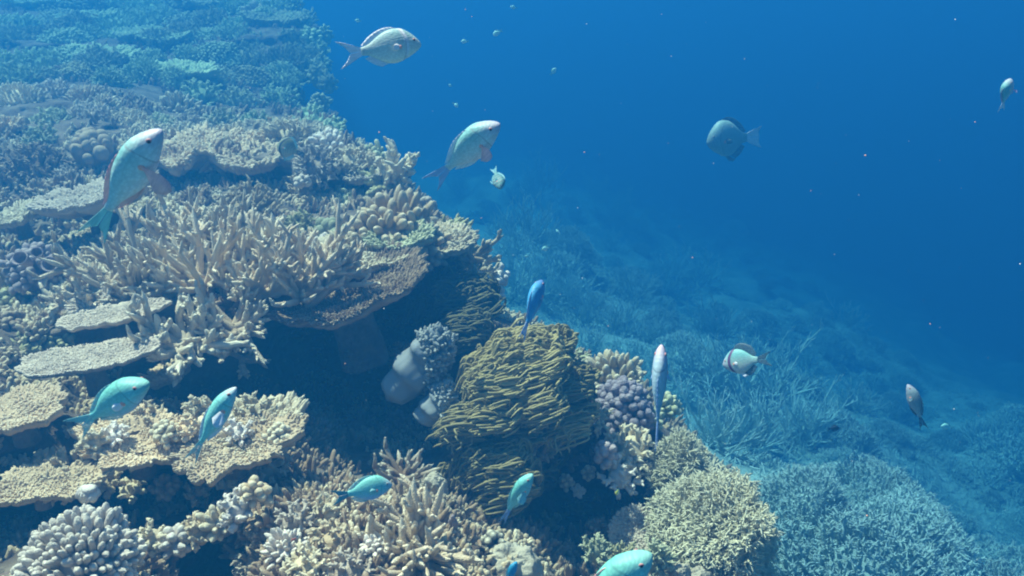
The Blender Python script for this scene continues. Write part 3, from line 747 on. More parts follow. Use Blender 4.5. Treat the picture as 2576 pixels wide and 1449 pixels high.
plate('sandplate', 575, 1120, 2.08, 290, 'cream plate coral under the tail of the slim turquoise fish', .16, -.10, 0, dish=.08, nub=.0045, nr=.0024, thick=.014, lobes=.34, ell=1.45, ruff=.12)
plate('cream', 655, 1075, 2.16, 200, 'lumpy cream plate at the right end of the sunlit plate ledge', .12, -.10, 0, dish=.1, nub=.013, nr=.0046, thick=.018, lobes=.2)
plate('beige', 95, 1218, 2.0, 270, 'brownish beige plate coral low at the left edge, under the sandy plate', .10, -.06, 0, dish=.05, nub=.0045, nr=.0024, thick=.012, lobes=.26, ell=1.8, ruff=.1)
plate('plate', 248, 512, 3.28, 285, 'grey blue curved plate coral behind the tail of the big fish at left', .06, -.20, 0, dish=.22, nub=.012, nr=.0048, thick=.016, lobes=.12, wedge=(1.57, 1.2, .4))
plate('cream', 45, 545, 3.3, 130, 'small cream plate coral on the left edge above the mauve cup coral', .1, -.2, 0, dish=.1, nub=.012, nr=.0046, thick=.014, lobes=.15)
plate('cream', 925, 634, 2.86, 250, 'cream plate coral below the thick finger coral, its rim knobbly', .12, -.06, 0, dish=.08, nub=.014, nr=.0050, thick=.018, lobes=.12)
plate('green', 1000, 596, 2.88, 150, 'small greenish plate coral in front of the thick finger coral', .18, -.1, 0, dish=.08, nub=.012, nr=.0045, thick=.016, lobes=.15)
plate('cream', 1122, 596, 3.0, 130, 'round cream tabletop coral at the right end of the finger coral', .22, 0, 0, dish=-.12, nub=.012, nr=.0045, thick=.02, lobes=.08)
plate('plate', 925, 440, 3.66, 110, 'small pale blue table coral under the upper reef crest', .05, -.15, 0, dish=.05, nub=.014, nr=.0055, thick=.016, lobes=.1)
plate('sandplate', 425, 940, 2.5, 95, 'small cream ledge plate just right of the turquoise fish head at left', .1, -.25, 0, dish=.1, nub=.012, nr=.0045, thick=.016, lobes=.2)
plate('plate', 1600, 1335, 2.42, 120, 'greyish frilled tongue shaped plate leaning in the dark gully', .55, -.5, 0, dish=.1, nub=.007, nr=.0032, thick=.012, lobes=.16, stalk=False)
plate('sandplate', 520, 372, 3.9, 260, 'cream ledge plate at the left of the upper reef crest', .10, -.02, 0, dish=.02, nub=.016, nr=.0055, thick=.03, lobes=.3, ruff=.14)
plate('sandplate', 640, 400, 3.75, 150, 'pink cream plate lobe under the middle of the upper reef crest', .12, -.05, 0, dish=.05, nub=.018, nr=.0068, thick=.026, lobes=.16)

# --- finger and bushy corals of the upper crest
row(['cor', 'dig', 'cor'], ['cream', 'sandplate', 'beige'], [(430, 352, 90, 50), (500, 345, 100, 45), (580, 338, 110, 50), (645, 352, 90, 50)], 'clump of cream coral', 'along the back of the upper ledge', r=.0075)
clump('cor', 'cream', 725, 335, 150, 75, 'rounded cream coral dome at the top of the upper crest', r=.0085)
clump('thick', 'white', 828, 355, 85, 75, 'pale coral with chunky upright fingers on the crest skyline', r=.011, L=.07, irr=.35)
clump('cor', 'plate', 800, 405, 130, 70, 'grey cream bushy coral right of the butterflyfish', r=.0075)
clump('cor', 'cream', 880, 395, 110, 60, 'cream bushy coral sloping below the crest skyline', r=.0075)
clump('thick', 'green', 945, 385, 70, 55, 'greenish stubby coral on the skyline left of the branching stub coral', r=.010, L=.05, irr=.4)
stag('cream', 985, 450, 3.62, 150, 'stubby cream branching coral at the right tip of the upper crest', 13, .0158, .3, .15, 4, 2, .9, .9)
stag('olive', 955, 470, 3.6, 100, 'olive stubby branches under the tip of the upper crest', 9, .0136, .6, .2, 4, 1, 1.0, .3)
clump('cor', 'cream', 660, 430, 90, 55, 'cream coral nub beneath the butterflyfish ledge', r=.007)
clump('cor', 'beige', 765, 465, 95, 60, 'beige bushy coral in the shade under the crest', r=.0075)
clump('knob', 'plate', 760, 450, 45, 30, 'pale lumpy coral patch on the shaded bushy coral', d=3.5, r=.011)
clump('cor', 'green', 868, 495, 70, 45, 'small green grey coral between the crest and the finger coral', r=.007)
clump('knob', 'cream', 878, 462, 32, 35, 'tiny cream lump in the shade below the small blue table', r=.010)
clump('cor', 'beige', 620, 508, 170, 80, 'brownish bushy coral dome behind the top of the thicket', r=.0065)
clump('cor', 'brown', 490, 500, 110, 55, 'dull brown bushy coral left of the brownish dome', r=.006)
clump('cor', 'olive', 755, 560, 100, 60, 'olive bushy coral between the bright staghorn fan and the finger coral', r=.006)
clump('dig', 'brown', 700, 545, 70, 40, 'small brown finger coral above the bright staghorn fan', r=.0065)
clump('smooth', 'green', 830, 575, 90, 40, 'smooth green grey lumps left of the thick finger coral', d=3.1)
clump('knob', 'white', 805, 612, 80, 34, 'pale knobbly patch behind the right end of the thicket', r=.008)
clump('thick', 'beige', 985, 560, 235, 125, 'beige coral with thick rounded fingers in the middle of the reef', r=.0128, L=.065, tilt=.5)
clump('thick', 'beige', 1075, 600, 130, 100, 'beige thick fingered coral lobe right of the biggest finger coral', r=.0115, L=.06, tilt=.5, side=.2)
clump('thick', 'plate', 1075, 512, 60, 45, 'small grey finger coral on the skyline above the thick fingers', r=.011, L=.06)
clump('thick', 'beige', 905, 600, 90, 80, 'beige finger coral lobe at the left of the thick fingers', r=.011, tilt=.6, side=-.2)
stag('olive', 1140, 585, 3.15, 100, 'small olive branching coral on the skyline by the round tabletop coral', 9, .0113, .1, .2, 3, 1, .7, 1.0)
stag('beige', 1185, 650, 3.1, 150, 'slim beige staghorn leaning out at the right edge of the reef', 12, .0102, .2, .45, 4, 2, .9, .8)
clump('cor', 'green', 1170, 630, 90, 70, 'green grey bushy coral below the round tabletop coral', r=.006, side=.4)
stag('cream', 1210, 690, 3.1, 90, 'pale stubby sprig above the white knobbly coral', 9, .0102, .3, .4, 3, 1, .9, .7)
clump('knob', 'white', 1205, 715, 110, 90, 'white knobbly coral on the right rim of the reef', r=.010, side=.4)
clump('thick', 'white', 1238, 690, 60, 70, 'white coral horn jutting out at the right rim', r=.012, L=.06, side=.6, irr=.5)

# --- left side
row(['dig', 'cor', 'dig'], ['sandplate', 'cream', 'plate'], [(40, 242, 150, 60), (130, 228, 130, 55), (215, 240, 110, 55), (268, 258, 80, 50)], 'sunlit finger coral', 'below the far reef top', r=.0078, emb=.0, tilt=.3)
clump('thick', 'cream', 448, 262, 110, 60, 'pale finger coral standing alone against the dark far slope', r=.011, L=.08, irr=.3)
row(['fine', 'cor'], ['plate', 'cream', 'green'], [(130, 295, 110, 50), (220, 290, 130, 50), (310, 300, 120, 50), (395, 305, 90, 40), (470, 308, 80, 40)], 'soft toned bushy coral', 'behind the smooth beige lobes', r=.0065, emb=.0, tilt=.3)
row(['cor', 'cor'], ['green', 'far'], [(560, 300, 100, 40), (640, 300, 90, 36)], 'greenish coral hump', 'in the hollow behind the upper ledge', r=.0075, emb=.0, tilt=.3)
clump('cor', 'sandplate', 22, 315, 90, 55, 'cream bushy coral on the left edge above the brown slope', r=.008)
clump('cor', 'green', 105, 345, 90, 60, 'grey green bushy coral left of the smooth beige lobes', r=.007)
clump('smooth', 'knob', 235, 362, 135, 75, 'smooth beige lobed coral behind the big fish at left', tilt=.5, n=22, lobe=.66)
clump('cor', 'brown', 85, 405, 190, 90, 'large brown bushy coral on the slope at the upper left', r=.0075)
clump('cor', 'sandplate', 5, 430, 40, 60, 'cream coral stub at the left edge beside the brown slope', r=.009)
row(['cor', 'dig'], ['cream', 'beige', 'plate'], [(165, 445, 90, 45), (225, 460, 80, 40), (285, 430, 90, 40), (345, 450, 80, 40), (400, 470, 60, 40)], 'small pale coral', 'in the row above the curved grey blue plate', r=.0065)
clump('cor', 'cream', 380, 512, 40, 34, 'tiny white tipped coral above the left end of the thicket', r=.006)
clump('knob', 'mauve', 95, 655, 150, 90, 'mauve lumpy coral with cup shaped rings at the left', d=2.9, r=.010)
for k, (cu, cv, cr_) in enumerate([(60, 655, .022), (135, 672, .024), (98, 640, .016)]):
    a = np.linspace(0, 2 * math.pi, 25)[:-1]
    s = np.array([0, .5, 1, 1.1, .95, .8, .7])
    rr = cr_ * np.array([.6, .8, 1.0, 1.12, 1.0, .82, .6]); zz = cr_ * np.array([-1.2, -.2, .7, 1.0, 1.08, .8, -.6])
    V_ = np.stack([rr[:, None] * np.cos(a)[None], rr[:, None] * np.sin(a)[None] * .85, zz[:, None] * np.ones((1, 24))], -1)
    V_ = V_ * (1 + .10 * noise(V_ * 90 + k))[..., None]
    o = obj('cup_coral', grid(V_, True), M['mauve']); seat(o, cu, cv, 2.72, (.9, .15 * (k - 1), 0))
    tag(o, ['left mauve cup coral with an open ring mouth', 'right and largest mauve cup coral with an open ring mouth', 'small mauve cup coral between two bigger cups'][k], 'coral')
row(['cor', 'knob', 'cor'], ['beige', 'olive', 'brown'], [(12, 690, 70, 80), (25, 750, 90, 60), (150, 700, 60, 50)], 'olive brown coral clump', 'by the mauve cup coral', r=.0085)
row(['cor', 'knob', 'cor', 'dig'], ['beige', 'brown', 'olive'], [(20, 810, 90, 50), (80, 830, 90, 55), (130, 800, 90, 50), (60, 865, 90, 40), (150, 852, 80, 40), (15, 890, 60, 40)], 'rubbly beige coral clump', 'on the slope left of the stacked plates', r=.008)
row(['knob', 'cor'], ['beige', 'brown'], [(60, 965, 90, 40), (150, 960, 70, 36)], 'dim brown coral lump', 'under the lower stacked plate', r=.009)

# --- on and around the sunlit ledge
clump('cor', 'cream', 500, 1015, 75, 60, 'cream ruffled coral left of the slim turquoise fish', d=2.15, r=.007)
clump('knob', 'sandplate', 540, 1055, 110, 60, 'lumpy sunlit coral heap behind the slim turquoise fish', d=2.15, r=.013)
clump('cor', 'cream', 640, 1030, 120, 65, 'cream bushy coral right of the slim turquoise fish', d=2.2, r=.0065)
clump('cor', 'beige', 345, 1055, 140, 60, 'beige ruffled coral behind the cream scalloped plate', d=2.2, r=.0075)
clump('cor', 'cream', 232, 1100, 80, 55, 'fan shaped cream coral at the left end of the scalloped plate', d=2.08, r=.0065)
clump('cor', 'plate', 655, 1150, 140, 80, 'grey bushy coral hanging under the right end of the plate ledge', d=2.22, r=.006)
clump('block', 'block', 690, 1120, 110, 150, 'rounded pale boulder at the right end of the plate ledge', d=2.38)
clump('cor', 'beige', 170, 1185, 150, 40, 'beige coral crust on the back of the low left plate', d=2.06, r=.007)
clump('knob', 'white', 222, 1235, 50, 30, 'white crescent lump at the right end of the low left plate', d=1.92, r=.012)

row(['cor', 'knob', 'cor', 'fine'], ['sandplate', 'cream', 'white', 'beige'], [(290, 1085, 70, 36), (420, 1082, 80, 40), (470, 1070, 70, 40), (600, 1075, 80, 40), (700, 1085, 70, 40), (560, 1165, 80, 36)], 'cream coral ruffle', 'on the sunlit plate ledge', d=2.1, r=.006)
row(['cor', 'knob', 'cor'], ['beige', 'cream', 'brown'], [(120, 1150, 80, 34), (200, 1150, 70, 30), (270, 1205, 80, 36), (330, 1222, 80, 36), (420, 1215, 80, 36), (500, 1222, 80, 34), (580, 1200, 80, 36)], 'half shaded coral lump', 'under the sunlit plate ledge', r=.007, d=2.2)
# --- bottom left
clump('thick', 'white', 212, 1392, 330, 200, 'big white tipped finger coral filling the bottom left corner', d=1.80, r=.0060, L=.032, tilt=.75, up=.1, sp=2.35)
clump('thick', 'cream', 200, 1318, 130, 50, 'cream knobbly top lobe above the big finger coral', d=1.9, r=.0065, L=.03)
clump('thick', 'white', 320, 1370, 110, 80, 'white finger coral lobe joined to the right of the big finger coral', d=1.84, r=.0062, L=.034, tilt=.6)
row(['cor', 'thick', 'cor', 'dig'], ['cream', 'white', 'beige'], [(385, 1340, 90, 60), (440, 1345, 100, 70), (500, 1320, 100, 70), (550, 1300, 100, 70), (600, 1265, 100, 70), (640, 1225, 90, 60)], 'knobbly cream coral', 'on the ridge at the bottom left', r=.0078, tilt=.5, d=1.93)
row(['cor', 'dig', 'cor', 'cor'], ['cream', 'plate', 'beige'], [(690, 1260, 110, 60), (760, 1240, 100, 55), (740, 1300, 120, 70), (830, 1275, 100, 50), (670, 1320, 100, 60)], 'pale bushy coral', 'by the side-on turquoise fish', r=.0058, tilt=.45)
row(['cor', 'dig', 'cor', 'fine'], ['cream', 'white', 'plate', 'beige'], [(650, 1400, 130, 90), (720, 1360, 120, 80), (770, 1410, 130, 90), (840, 1350, 120, 80), (880, 1420, 130, 80), (945, 1370, 100, 100)], 'white tipped bushy coral', 'along the bottom middle edge', r=.0058, tilt=.45)
row(['cor', 'knob'], ['brown', 'olive'], [(60, 1290, 110, 40), (205, 1265, 90, 40), (480, 1240, 90, 40), (560, 1215, 90, 40), (410, 1275, 80, 34)], 'dim coral clump', 'in the shade behind the ridge', r=.008)
stag('stag', 1065, 1400, 1.86, 330, 'tan staghorn bush with long pointed branches at the bottom middle', 30, .0099, .35, 0, 3, 1, .8, 1.1)
stag('stag', 940, 1330, 1.95, 170, 'small tan staghorn spray left of the bottom staghorn bush', 12, .0086, .2, -.4, 3, 1, .8, .9)
stag('brownstag', 1010, 1210, 2.3, 170, 'small dark brown staghorn with white tips in front of the dark cavern', 16, .0079, .15, 0, 2, 1, .9, .9)
stag('brownstag', 890, 1235, 2.2, 80, 'tiny dark brown twig coral with a white tip beside the side-on fish', 4, .0068, .1, 0, 2, 1, .4, 1.2)
clump('block', 'block', 1090, 1215, 70, 50, 'small speckled boulder right of the dark brown staghorn', d=2.25)
clump('smooth', 'mauve', 1140, 1302, 30, 50, 'single whitish mauve lump behind the bottom staghorn bush', d=2.0, n=3)
clump('cor', 'beige', 1110, 1270, 90, 50, 'beige bushy coral behind the tips of the bottom staghorn bush', d=2.15, r=.006)
clump('thick', 'button', 1240, 1352, 75, 60, 'round dark coral with white finger tips', d=2.05, r=.0085, L=.03)
clump('block', 'block', 1275, 1420, 160, 110, 'pale sandy encrusted boulder at the bottom right of the staghorn bush', d=2.05)
clump('cor', 'green', 1190, 1400, 90, 70, 'green grey bushy coral between the bottom staghorn and the sandy boulder', d=2.02, r=.0055)

# --- soft corals, leather coral
def soft(mat, u, v, w, h, d, label, n, L=.043, r=.0028, flow=(-1, -.15, -.22), **kw):
    g = rg(); R = px(w / 2, d); H = px(h / 2, d)
    root = empty('soft_coral'); seat(root, u, v, d + .25 * R); tag(root, label, 'soft coral')
    obj('base', blob(R * .86, R * .7, H * .86, .14, 2.2, int(g.integers(1e5))), M['darksoft'], root)
    obj('tentacles', tendrils(g, R * .92, R * .75, H * .92, n, L, r, flow, **kw), M[mat], root)
    return root
soft('soft', 1335, 915, 215, 130, 2.45, 'topmost and largest mustard soft coral mound, tentacles combed to the left', 1726)
soft('soft', 1405, 890, 90, 110, 2.52, 'mustard soft coral shoulder at the top right of the group', 679, flow=(-.6, -.1, -.5))
soft('soft', 1277, 960, 150, 100, 2.42, 'mustard soft coral lobe at the left of the largest mound', 1088)
soft('soft', 1340, 1010, 200, 90, 2.42, 'mustard soft coral belt across the middle of the group', 1088)
soft('soft', 1262, 1050, 140, 70, 2.40, 'mustard soft coral fringe at the left, over the dark gap', 679)
soft('soft', 1345, 1085, 110, 60, 2.48, 'small curly mustard tuft beside the dark gap', 497, .055, wav=.5)
soft('soft', 1465, 975, 70, 110, 2.5, 'narrow mustard soft coral flank beside the purple cauliflower coral', 588, flow=(-.7, -.1, -.6))
soft('soft', 1460, 1075, 70, 70, 2.5, 'mustard tuft hanging below the narrow flank', 453, .06, flow=(-.6, -.1, -.7))
soft('soft', 1267, 1170, 170, 90, 2.4, 'lowest mustard soft coral lobe above the narrow turquoise fish', 995)
soft('soft', 1317, 1225, 130, 60, 2.4, 'mustard tentacles trailing under the lowest lobe', 588, .06)
soft('soft', 1212, 1100, 60, 60, 2.42, 'small mustard soft coral tuft on the left edge of the group', 292, .06)
soft('soft', 1395, 1120, 60, 70, 2.58, 'small shaded mustard tuft right of the dark gap', 339, .055, wav=.5)
soft('darksoft', 1190, 770, 150, 110, 2.98, 'dark green feathery soft coral under the white knobbly coral', 520, .06, .0032)
soft('darksoft', 1200, 850, 110, 60, 2.85, 'dark feathery soft coral just above the mustard mound', 320, .06, .0032)
soft('darksoft', 1365, 1195, 100, 100, 2.62, 'dark feathery soft coral right of the narrow turquoise fish', 320, .07, .0032, flow=(-.1, -.2, .6))

def leather(u, v, d, w, h, label, side):
    g = rg(); R = px(w / 2, d); H = px(h / 2, d)
    root = empty('leather_coral'); seat(root, u, v, d + .02, (.15, side, .2)); tag(root, label, 'leather coral')
    b = blob(R, R * .8, H, .10, 1.6, int(g.integers(1e5)), 0, 50, 60)
    V_ = b[0]; V_[:, 0] += .5 * R * np.sin(V_[:, 2] / H * 1.6); V_ += .11 * R * np.sin(V_[:, [2]] / H * 9 + V_[:, [0]] / R * 3) * np.array([[1, 1, 0]])
    obj('body', b, M['leather'], root)
    dd = fib(700, -.4, g)
    msk = (dd[:, 2] * .9 + dd[:, 0] * .75 > .18); dd = dd[msk]
    p0 = dd * np.array([R, R * .85, H]) * (1 + .10 * noise(dd * 4)[:, None]); p0[:, 0] += .5 * R * np.sin(p0[:, 2] / H * 1.6)
    n = len(p0); K = 7; s = np.linspace(0, 1, K); dr = norm(dd + np.array([.3, -.3, .2]) + g.normal(0, .5, (n, 3)))
    path = p0[:, None] - dd[:, None] * .006 + dr[:, None] * (.019 * g.uniform(.6, 1.3, n)[:, None] * s)[..., None] + (.006 * np.sin(s * 5)[None, :, None]) * norm(g.normal(0, 1, (n, 3)))[:, None]
    obj('frilled_crown', tubes(path, .0050 * np.interp(s, [0, .8, 1], [1.2, .85, .1])[None] * np.ones((n, 1)), 7), M['leather'], root)
leather(1050, 925, 2.46, 125, 225, 'smooth grey leather coral with a frilled crown beside the mustard soft coral', .2)
leather(1095, 1020, 2.44, 80, 120, 'smaller grey leather coral leaning below the taller one', .1)
clump('cor', 'brown', 1010, 880, 60, 70, 'dull brown coral in the shade left of the leather coral', d=2.95, r=.006)

row(['knob', 'cor', 'knob'], ['mauve', 'brown', 'mauve'], [(985, 985, 70, 60), (1000, 1060, 80, 50), (900, 1060, 100, 40), (800, 1075, 90, 36), (1135, 1035, 36, 50)], 'dim pinkish brown lump', 'in the dark cavern', r=.008)
row(['cor', 'knob'], ['brown', 'olive'], [(1290, 1290, 70, 40), (1380, 1310, 80, 40), (1450, 1270, 70, 40), (1420, 1390, 80, 50), (1340, 1370, 50, 40)], 'dim coral lump', 'deep in the dark gully', r=.007)
# --- right end of the near reef
clump('thick', 'cream', 1538, 925, 165, 60, 'cream coral with slender fingers above the purple knobbly coral', r=.0085, L=.055, d=2.82)
clump('cor', 'cream', 1595, 932, 55, 36, 'small cream lump at the right of the slender finger coral', d=2.8, r=.007)
stag('green', 1440, 905, 2.9, 80, 'thin pale green sprig behind the mustard mound', 7, .0068, .1, .5, 3, 1, .8, .9)
clump('cor', 'cream', 1430, 915, 60, 60, 'cream nubs on the shoulder behind the mustard mound', d=2.85, r=.006)
clump('knob', 'purple', 1568, 1005, 165, 140, 'purple grey cauliflower coral behind the upright fish', d=2.72, r=.0098)
clump('thick', 'green', 1678, 1010, 75, 60, 'yellow green stubby finger coral right of the upright fish', d=2.75, r=.0085, L=.045)
clump('thick', 'green', 1640, 1045, 70, 50, 'low green finger coral at the foot of the upright fish', d=2.7, r=.008, L=.04, side=-.3)
stag('cream', 1510, 1065, 2.55, 80, 'thin cream spiky sprig between mustard tentacles and the pink lumpy coral', 10, .0056, .5, .2, 4, 1, 1, .6)
clump('cor', 'cream', 1590, 1110, 150, 80, 'lumpy cream coral ledge below the purple cauliflower coral', d=2.58, r=.0078)
clump('knob', 'mauve', 1520, 1130, 70, 70, 'pinkish lumpy coral at the left end of the cream ledge', d=2.5, r=.011)
clump('cor', 'white', 1560, 1180, 110, 60, 'white bumpy coral hanging at the lower edge of the cream ledge', d=2.52, r=.0072, tilt=.8)
row(['thick', 'cor'], ['white', 'cream'], [(1480, 1185, 40, 30), (1425, 1205, 45, 34), (1455, 1230, 36, 26)], 'cluster of small white nubs', 'at the top of the dark gully', d=2.6, r=.0068)
clump('bush', 'dome', 1778, 1235, 300, 370, 'big domed tan green bottlebrush coral sloping down at the right', d=2.42, tilt=.95, side=.25, emb=.6)
clump('bush', 'dome', 1705, 1150, 180, 160, 'upper shoulder of bottlebrush coral where the long thin fish ends', d=2.6, tilt=.6)
clump('bush', 'dome', 1840, 1395, 180, 150, 'lowest bottlebrush coral mound at the right, cut near the bottom', d=2.36, tilt=.8)
clump('bush', 'olive', 1690, 1250, 100, 150, 'shaded left flank of bottlebrush coral facing the dark gully', d=2.5, tilt=.8, side=-.4)
row(['fine', 'cor'], ['olive', 'green'], [(1500, 1370, 90, 60), (1560, 1400, 110, 70), (1650, 1390, 100, 80)], 'small fuzzy coral', 'around the big fish cut by the bottom edge', d=2.1, r=.005)
clump('cor', 'brown', 1500, 1320, 60, 40, 'dim nubbly coral left of the frilled tongue plate', d=2.5, r=.006)
row('block', 'block', [(1710, 1435, 60, 40), (1760, 1445, 60, 34)], 'pale rounded stone', 'at the bottom under the bottlebrush coral', d=2.1)

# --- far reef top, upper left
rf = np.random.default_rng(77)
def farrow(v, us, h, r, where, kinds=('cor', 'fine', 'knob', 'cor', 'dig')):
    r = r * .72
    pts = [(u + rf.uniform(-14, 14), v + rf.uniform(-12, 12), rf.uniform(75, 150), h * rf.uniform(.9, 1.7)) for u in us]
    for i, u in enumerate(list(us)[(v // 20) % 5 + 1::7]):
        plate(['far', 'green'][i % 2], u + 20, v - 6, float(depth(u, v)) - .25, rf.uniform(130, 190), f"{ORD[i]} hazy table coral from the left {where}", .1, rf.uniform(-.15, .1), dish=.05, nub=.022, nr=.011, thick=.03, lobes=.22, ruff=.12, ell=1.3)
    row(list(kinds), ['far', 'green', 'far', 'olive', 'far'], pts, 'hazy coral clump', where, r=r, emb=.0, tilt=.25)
farrow(8, range(20, 760, 62), 34, .016, 'in the farthest row, at the top')
farrow(52, range(10, 800, 66), 38, .014, 'in the second far reef row')
farrow(98, range(20, 760, 70), 40, .013, 'in the third far reef row')
farrow(142, range(10, 760, 76), 42, .012, 'in the fourth far reef row')
farrow(185, range(30, 760, 84), 44, .011, 'in the nearest far reef row')
clump('thick', 'far', 778, 84, 66, 42, 'pale hazy finger coral on the right skyline of the far reef', r=.018, L=.1)
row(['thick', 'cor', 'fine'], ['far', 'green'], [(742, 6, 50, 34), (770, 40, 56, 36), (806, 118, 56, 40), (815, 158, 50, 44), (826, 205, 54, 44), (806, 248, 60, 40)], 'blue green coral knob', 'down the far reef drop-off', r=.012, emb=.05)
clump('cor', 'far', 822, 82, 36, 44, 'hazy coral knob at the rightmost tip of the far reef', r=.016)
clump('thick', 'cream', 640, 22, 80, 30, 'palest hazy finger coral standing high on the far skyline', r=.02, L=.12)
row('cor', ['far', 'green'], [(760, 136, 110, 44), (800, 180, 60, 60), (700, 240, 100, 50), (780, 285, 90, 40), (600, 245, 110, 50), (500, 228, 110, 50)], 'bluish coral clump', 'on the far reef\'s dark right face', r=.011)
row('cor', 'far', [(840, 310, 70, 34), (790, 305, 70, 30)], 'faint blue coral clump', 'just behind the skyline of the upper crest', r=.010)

# ------------------------------------------------------------------ crust of tiny corals on the rock
def crust(n, size, r, name, mat, seed, vmin=.15, rows=None, k=4, dmax=12, label=None):
    g = np.random.default_rng(seed)
    V = RW.reshape(-1, 3); a, b, c, d4 = (V[Fq[:, i]] for i in range(4))
    nr = np.cross(c - a, d4 - b); ar = np.linalg.norm(nr, axis=1) * .5; nr = norm(nr)
    flip = (nr * (C0 - a)).sum(-1) < 0; nr[flip] *= -1
    cen = (a + c) / 2
    dist = np.linalg.norm(cen - C0, axis=1)
    wt = ar * np.clip(nr[:, 2] - .15 + vmin, vmin * .3, 1) * (dist < dmax) / np.maximum(dist, 1.6) ** 1.5
    wt *= np.clip(.2 + 2.2 * fbm(cen * 3.3, 2, seed), .0, 2)
    i = g.choice(len(wt), n, p=wt / wt.sum())
    p = cen[i] + (b[i] - a[i]) * g.uniform(-.5, .5, (n, 1)) + (d4[i] - a[i]) * g.uniform(-.5, .5, (n, 1))
    sc = np.clip(dist[i] / 3.0, 1, 1.25)
    p = np.repeat(p, k, 0); nn = np.repeat(nr[i], k, 0); sc = np.repeat(sc * g.uniform(.6, 1.4, n), k)
    m = len(p)
    dr = norm(nn + np.array([0, 0, .5]) + g.normal(0, .45, (m, 3)))
    p = p + g.normal(0, .35, (m, 3)) * size * sc[:, None]
    s = np.array([-.5, .5, .85, 1.0]); l = size * sc * g.uniform(.6, 1.3, m)
    path = p[:, None] + dr[:, None] * (l[:, None] * s)[..., None]
    o = obj(name, tubes(path, (r * sc * g.uniform(.7, 1.4, m))[:, None] * np.array([1.1, 1, .72, .05])[None], 5, .1, 1), M[mat])
    tag(o, label, 'growth', None, 'stuff')
crust(7000, .014, .0042, 'encrusting_growth', 'cream', 5, vmin=0, dmax=5.2, label='small cream coral nubs crusting the lit reef rock')
crust(9000, .012, .0046, 'encrusting_growth', 'beige', 6, vmin=0, dmax=6, label='small beige brown coral nubs crusting the reef rock')
crust(7000, .022, .0045, 'encrusting_growth', 'brown', 8, vmin=1.2, label='dark brown growth crusting shaded reef rock')

# ------------------------------------------------------------------ the deep slope at the right
def bedhit(u, v):
    t = np.arange(1.5, 20, .03); p = P(np.full_like(t, u), np.full_like(t, v), t)
    below = p[:, 2] < bedz(p[:, 0], p[:, 1])
    return p[np.argmax(below)] if below.any() else p[-1]
gb = np.random.default_rng(9)
protos = []
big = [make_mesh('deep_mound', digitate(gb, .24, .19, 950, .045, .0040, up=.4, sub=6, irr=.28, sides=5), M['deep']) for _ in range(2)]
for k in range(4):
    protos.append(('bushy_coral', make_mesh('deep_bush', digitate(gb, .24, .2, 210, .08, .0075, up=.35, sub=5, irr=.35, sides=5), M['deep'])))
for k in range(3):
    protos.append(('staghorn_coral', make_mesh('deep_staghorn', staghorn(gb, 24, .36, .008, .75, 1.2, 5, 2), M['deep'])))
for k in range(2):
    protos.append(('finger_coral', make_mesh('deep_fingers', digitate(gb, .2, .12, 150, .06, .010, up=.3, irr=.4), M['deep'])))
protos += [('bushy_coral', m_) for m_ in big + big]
protos[9], protos[10] = protos[9], protos[10]
def deep(k, p, s, label, group=None, rz=None, sq=1.0):
    nm, me = protos[k]
    o = bpy.data.objects.new(nm, me); COL.objects.link(o)
    o.location = Vector(p) - Vector((0, 0, .03)); o.scale = (s, s, s * sq); o.rotation_euler = (gb.uniform(-.15, .25), gb.uniform(-.1, .2), gb.uniform(0, 6.28) if rz is None else rz)
    tag(o, label, 'coral', group)
    return o
deep(10, bedhit(2030, 1290), 1.0, 'large rounded bushy coral, left half of the big hazy mound at lower right')
deep(11, bedhit(2190, 1270), 1.1, 'large rounded bushy coral, right half of the big hazy mound at lower right')
deep(10, bedhit(2120, 1200), .95, 'bushy coral crowning the big hazy mound at lower right')
deep(11, bedhit(2290, 1350), 1.0, 'bushy coral at the right foot of the big hazy mound')
protos[0:0] = []
deep(4, bedhit(1800, 1130), .8, 'hazy upright staghorn thicket nearest the bottlebrush coral', sq=1.1)
deep(5, bedhit(1900, 1110), .8, 'hazy upright staghorn thicket in the middle of the deep thicket band', sq=1.1)
deep(6, bedhit(2010, 1120), .8, 'hazy upright staghorn thicket at the right of the deep thicket band', sq=1.1)
deep(8, bedhit(1940, 1180), .6, 'pale knobbly coral between the bottlebrush mound and the hazy mound')
deep(7, bedhit(2490, 1120), 1.3, 'dim finger coral at the right edge above the lower bushes')
deep(1, bedhit(2545, 1160), 1.2, 'dim bushy coral cut by the right edge of the photo')
n_deep = 0
pts_ = []
for v in (505, 545, 590, 635, 680, 730, 780, 830, 880, 930, 985, 1040, 1110, 1180, 1250, 1330, 1410, 1480):
    lo = float(np.interp(v, _ev, _eu)) + 20
    hi = float(np.interp(v, [480, 600, 800, 900, 1000, 1100, 1200], [1500, 1950, 2150, 2250, 2400, 2650, 2700]))
    st = float(np.interp(v, [480, 900, 1450], [60, 85, 125]))
    u = lo + gb.uniform(0, st)
    while u < hi:
        pts_.append((u, v + gb.uniform(-18, 18))); u += st * gb.uniform(.7, 1.3)
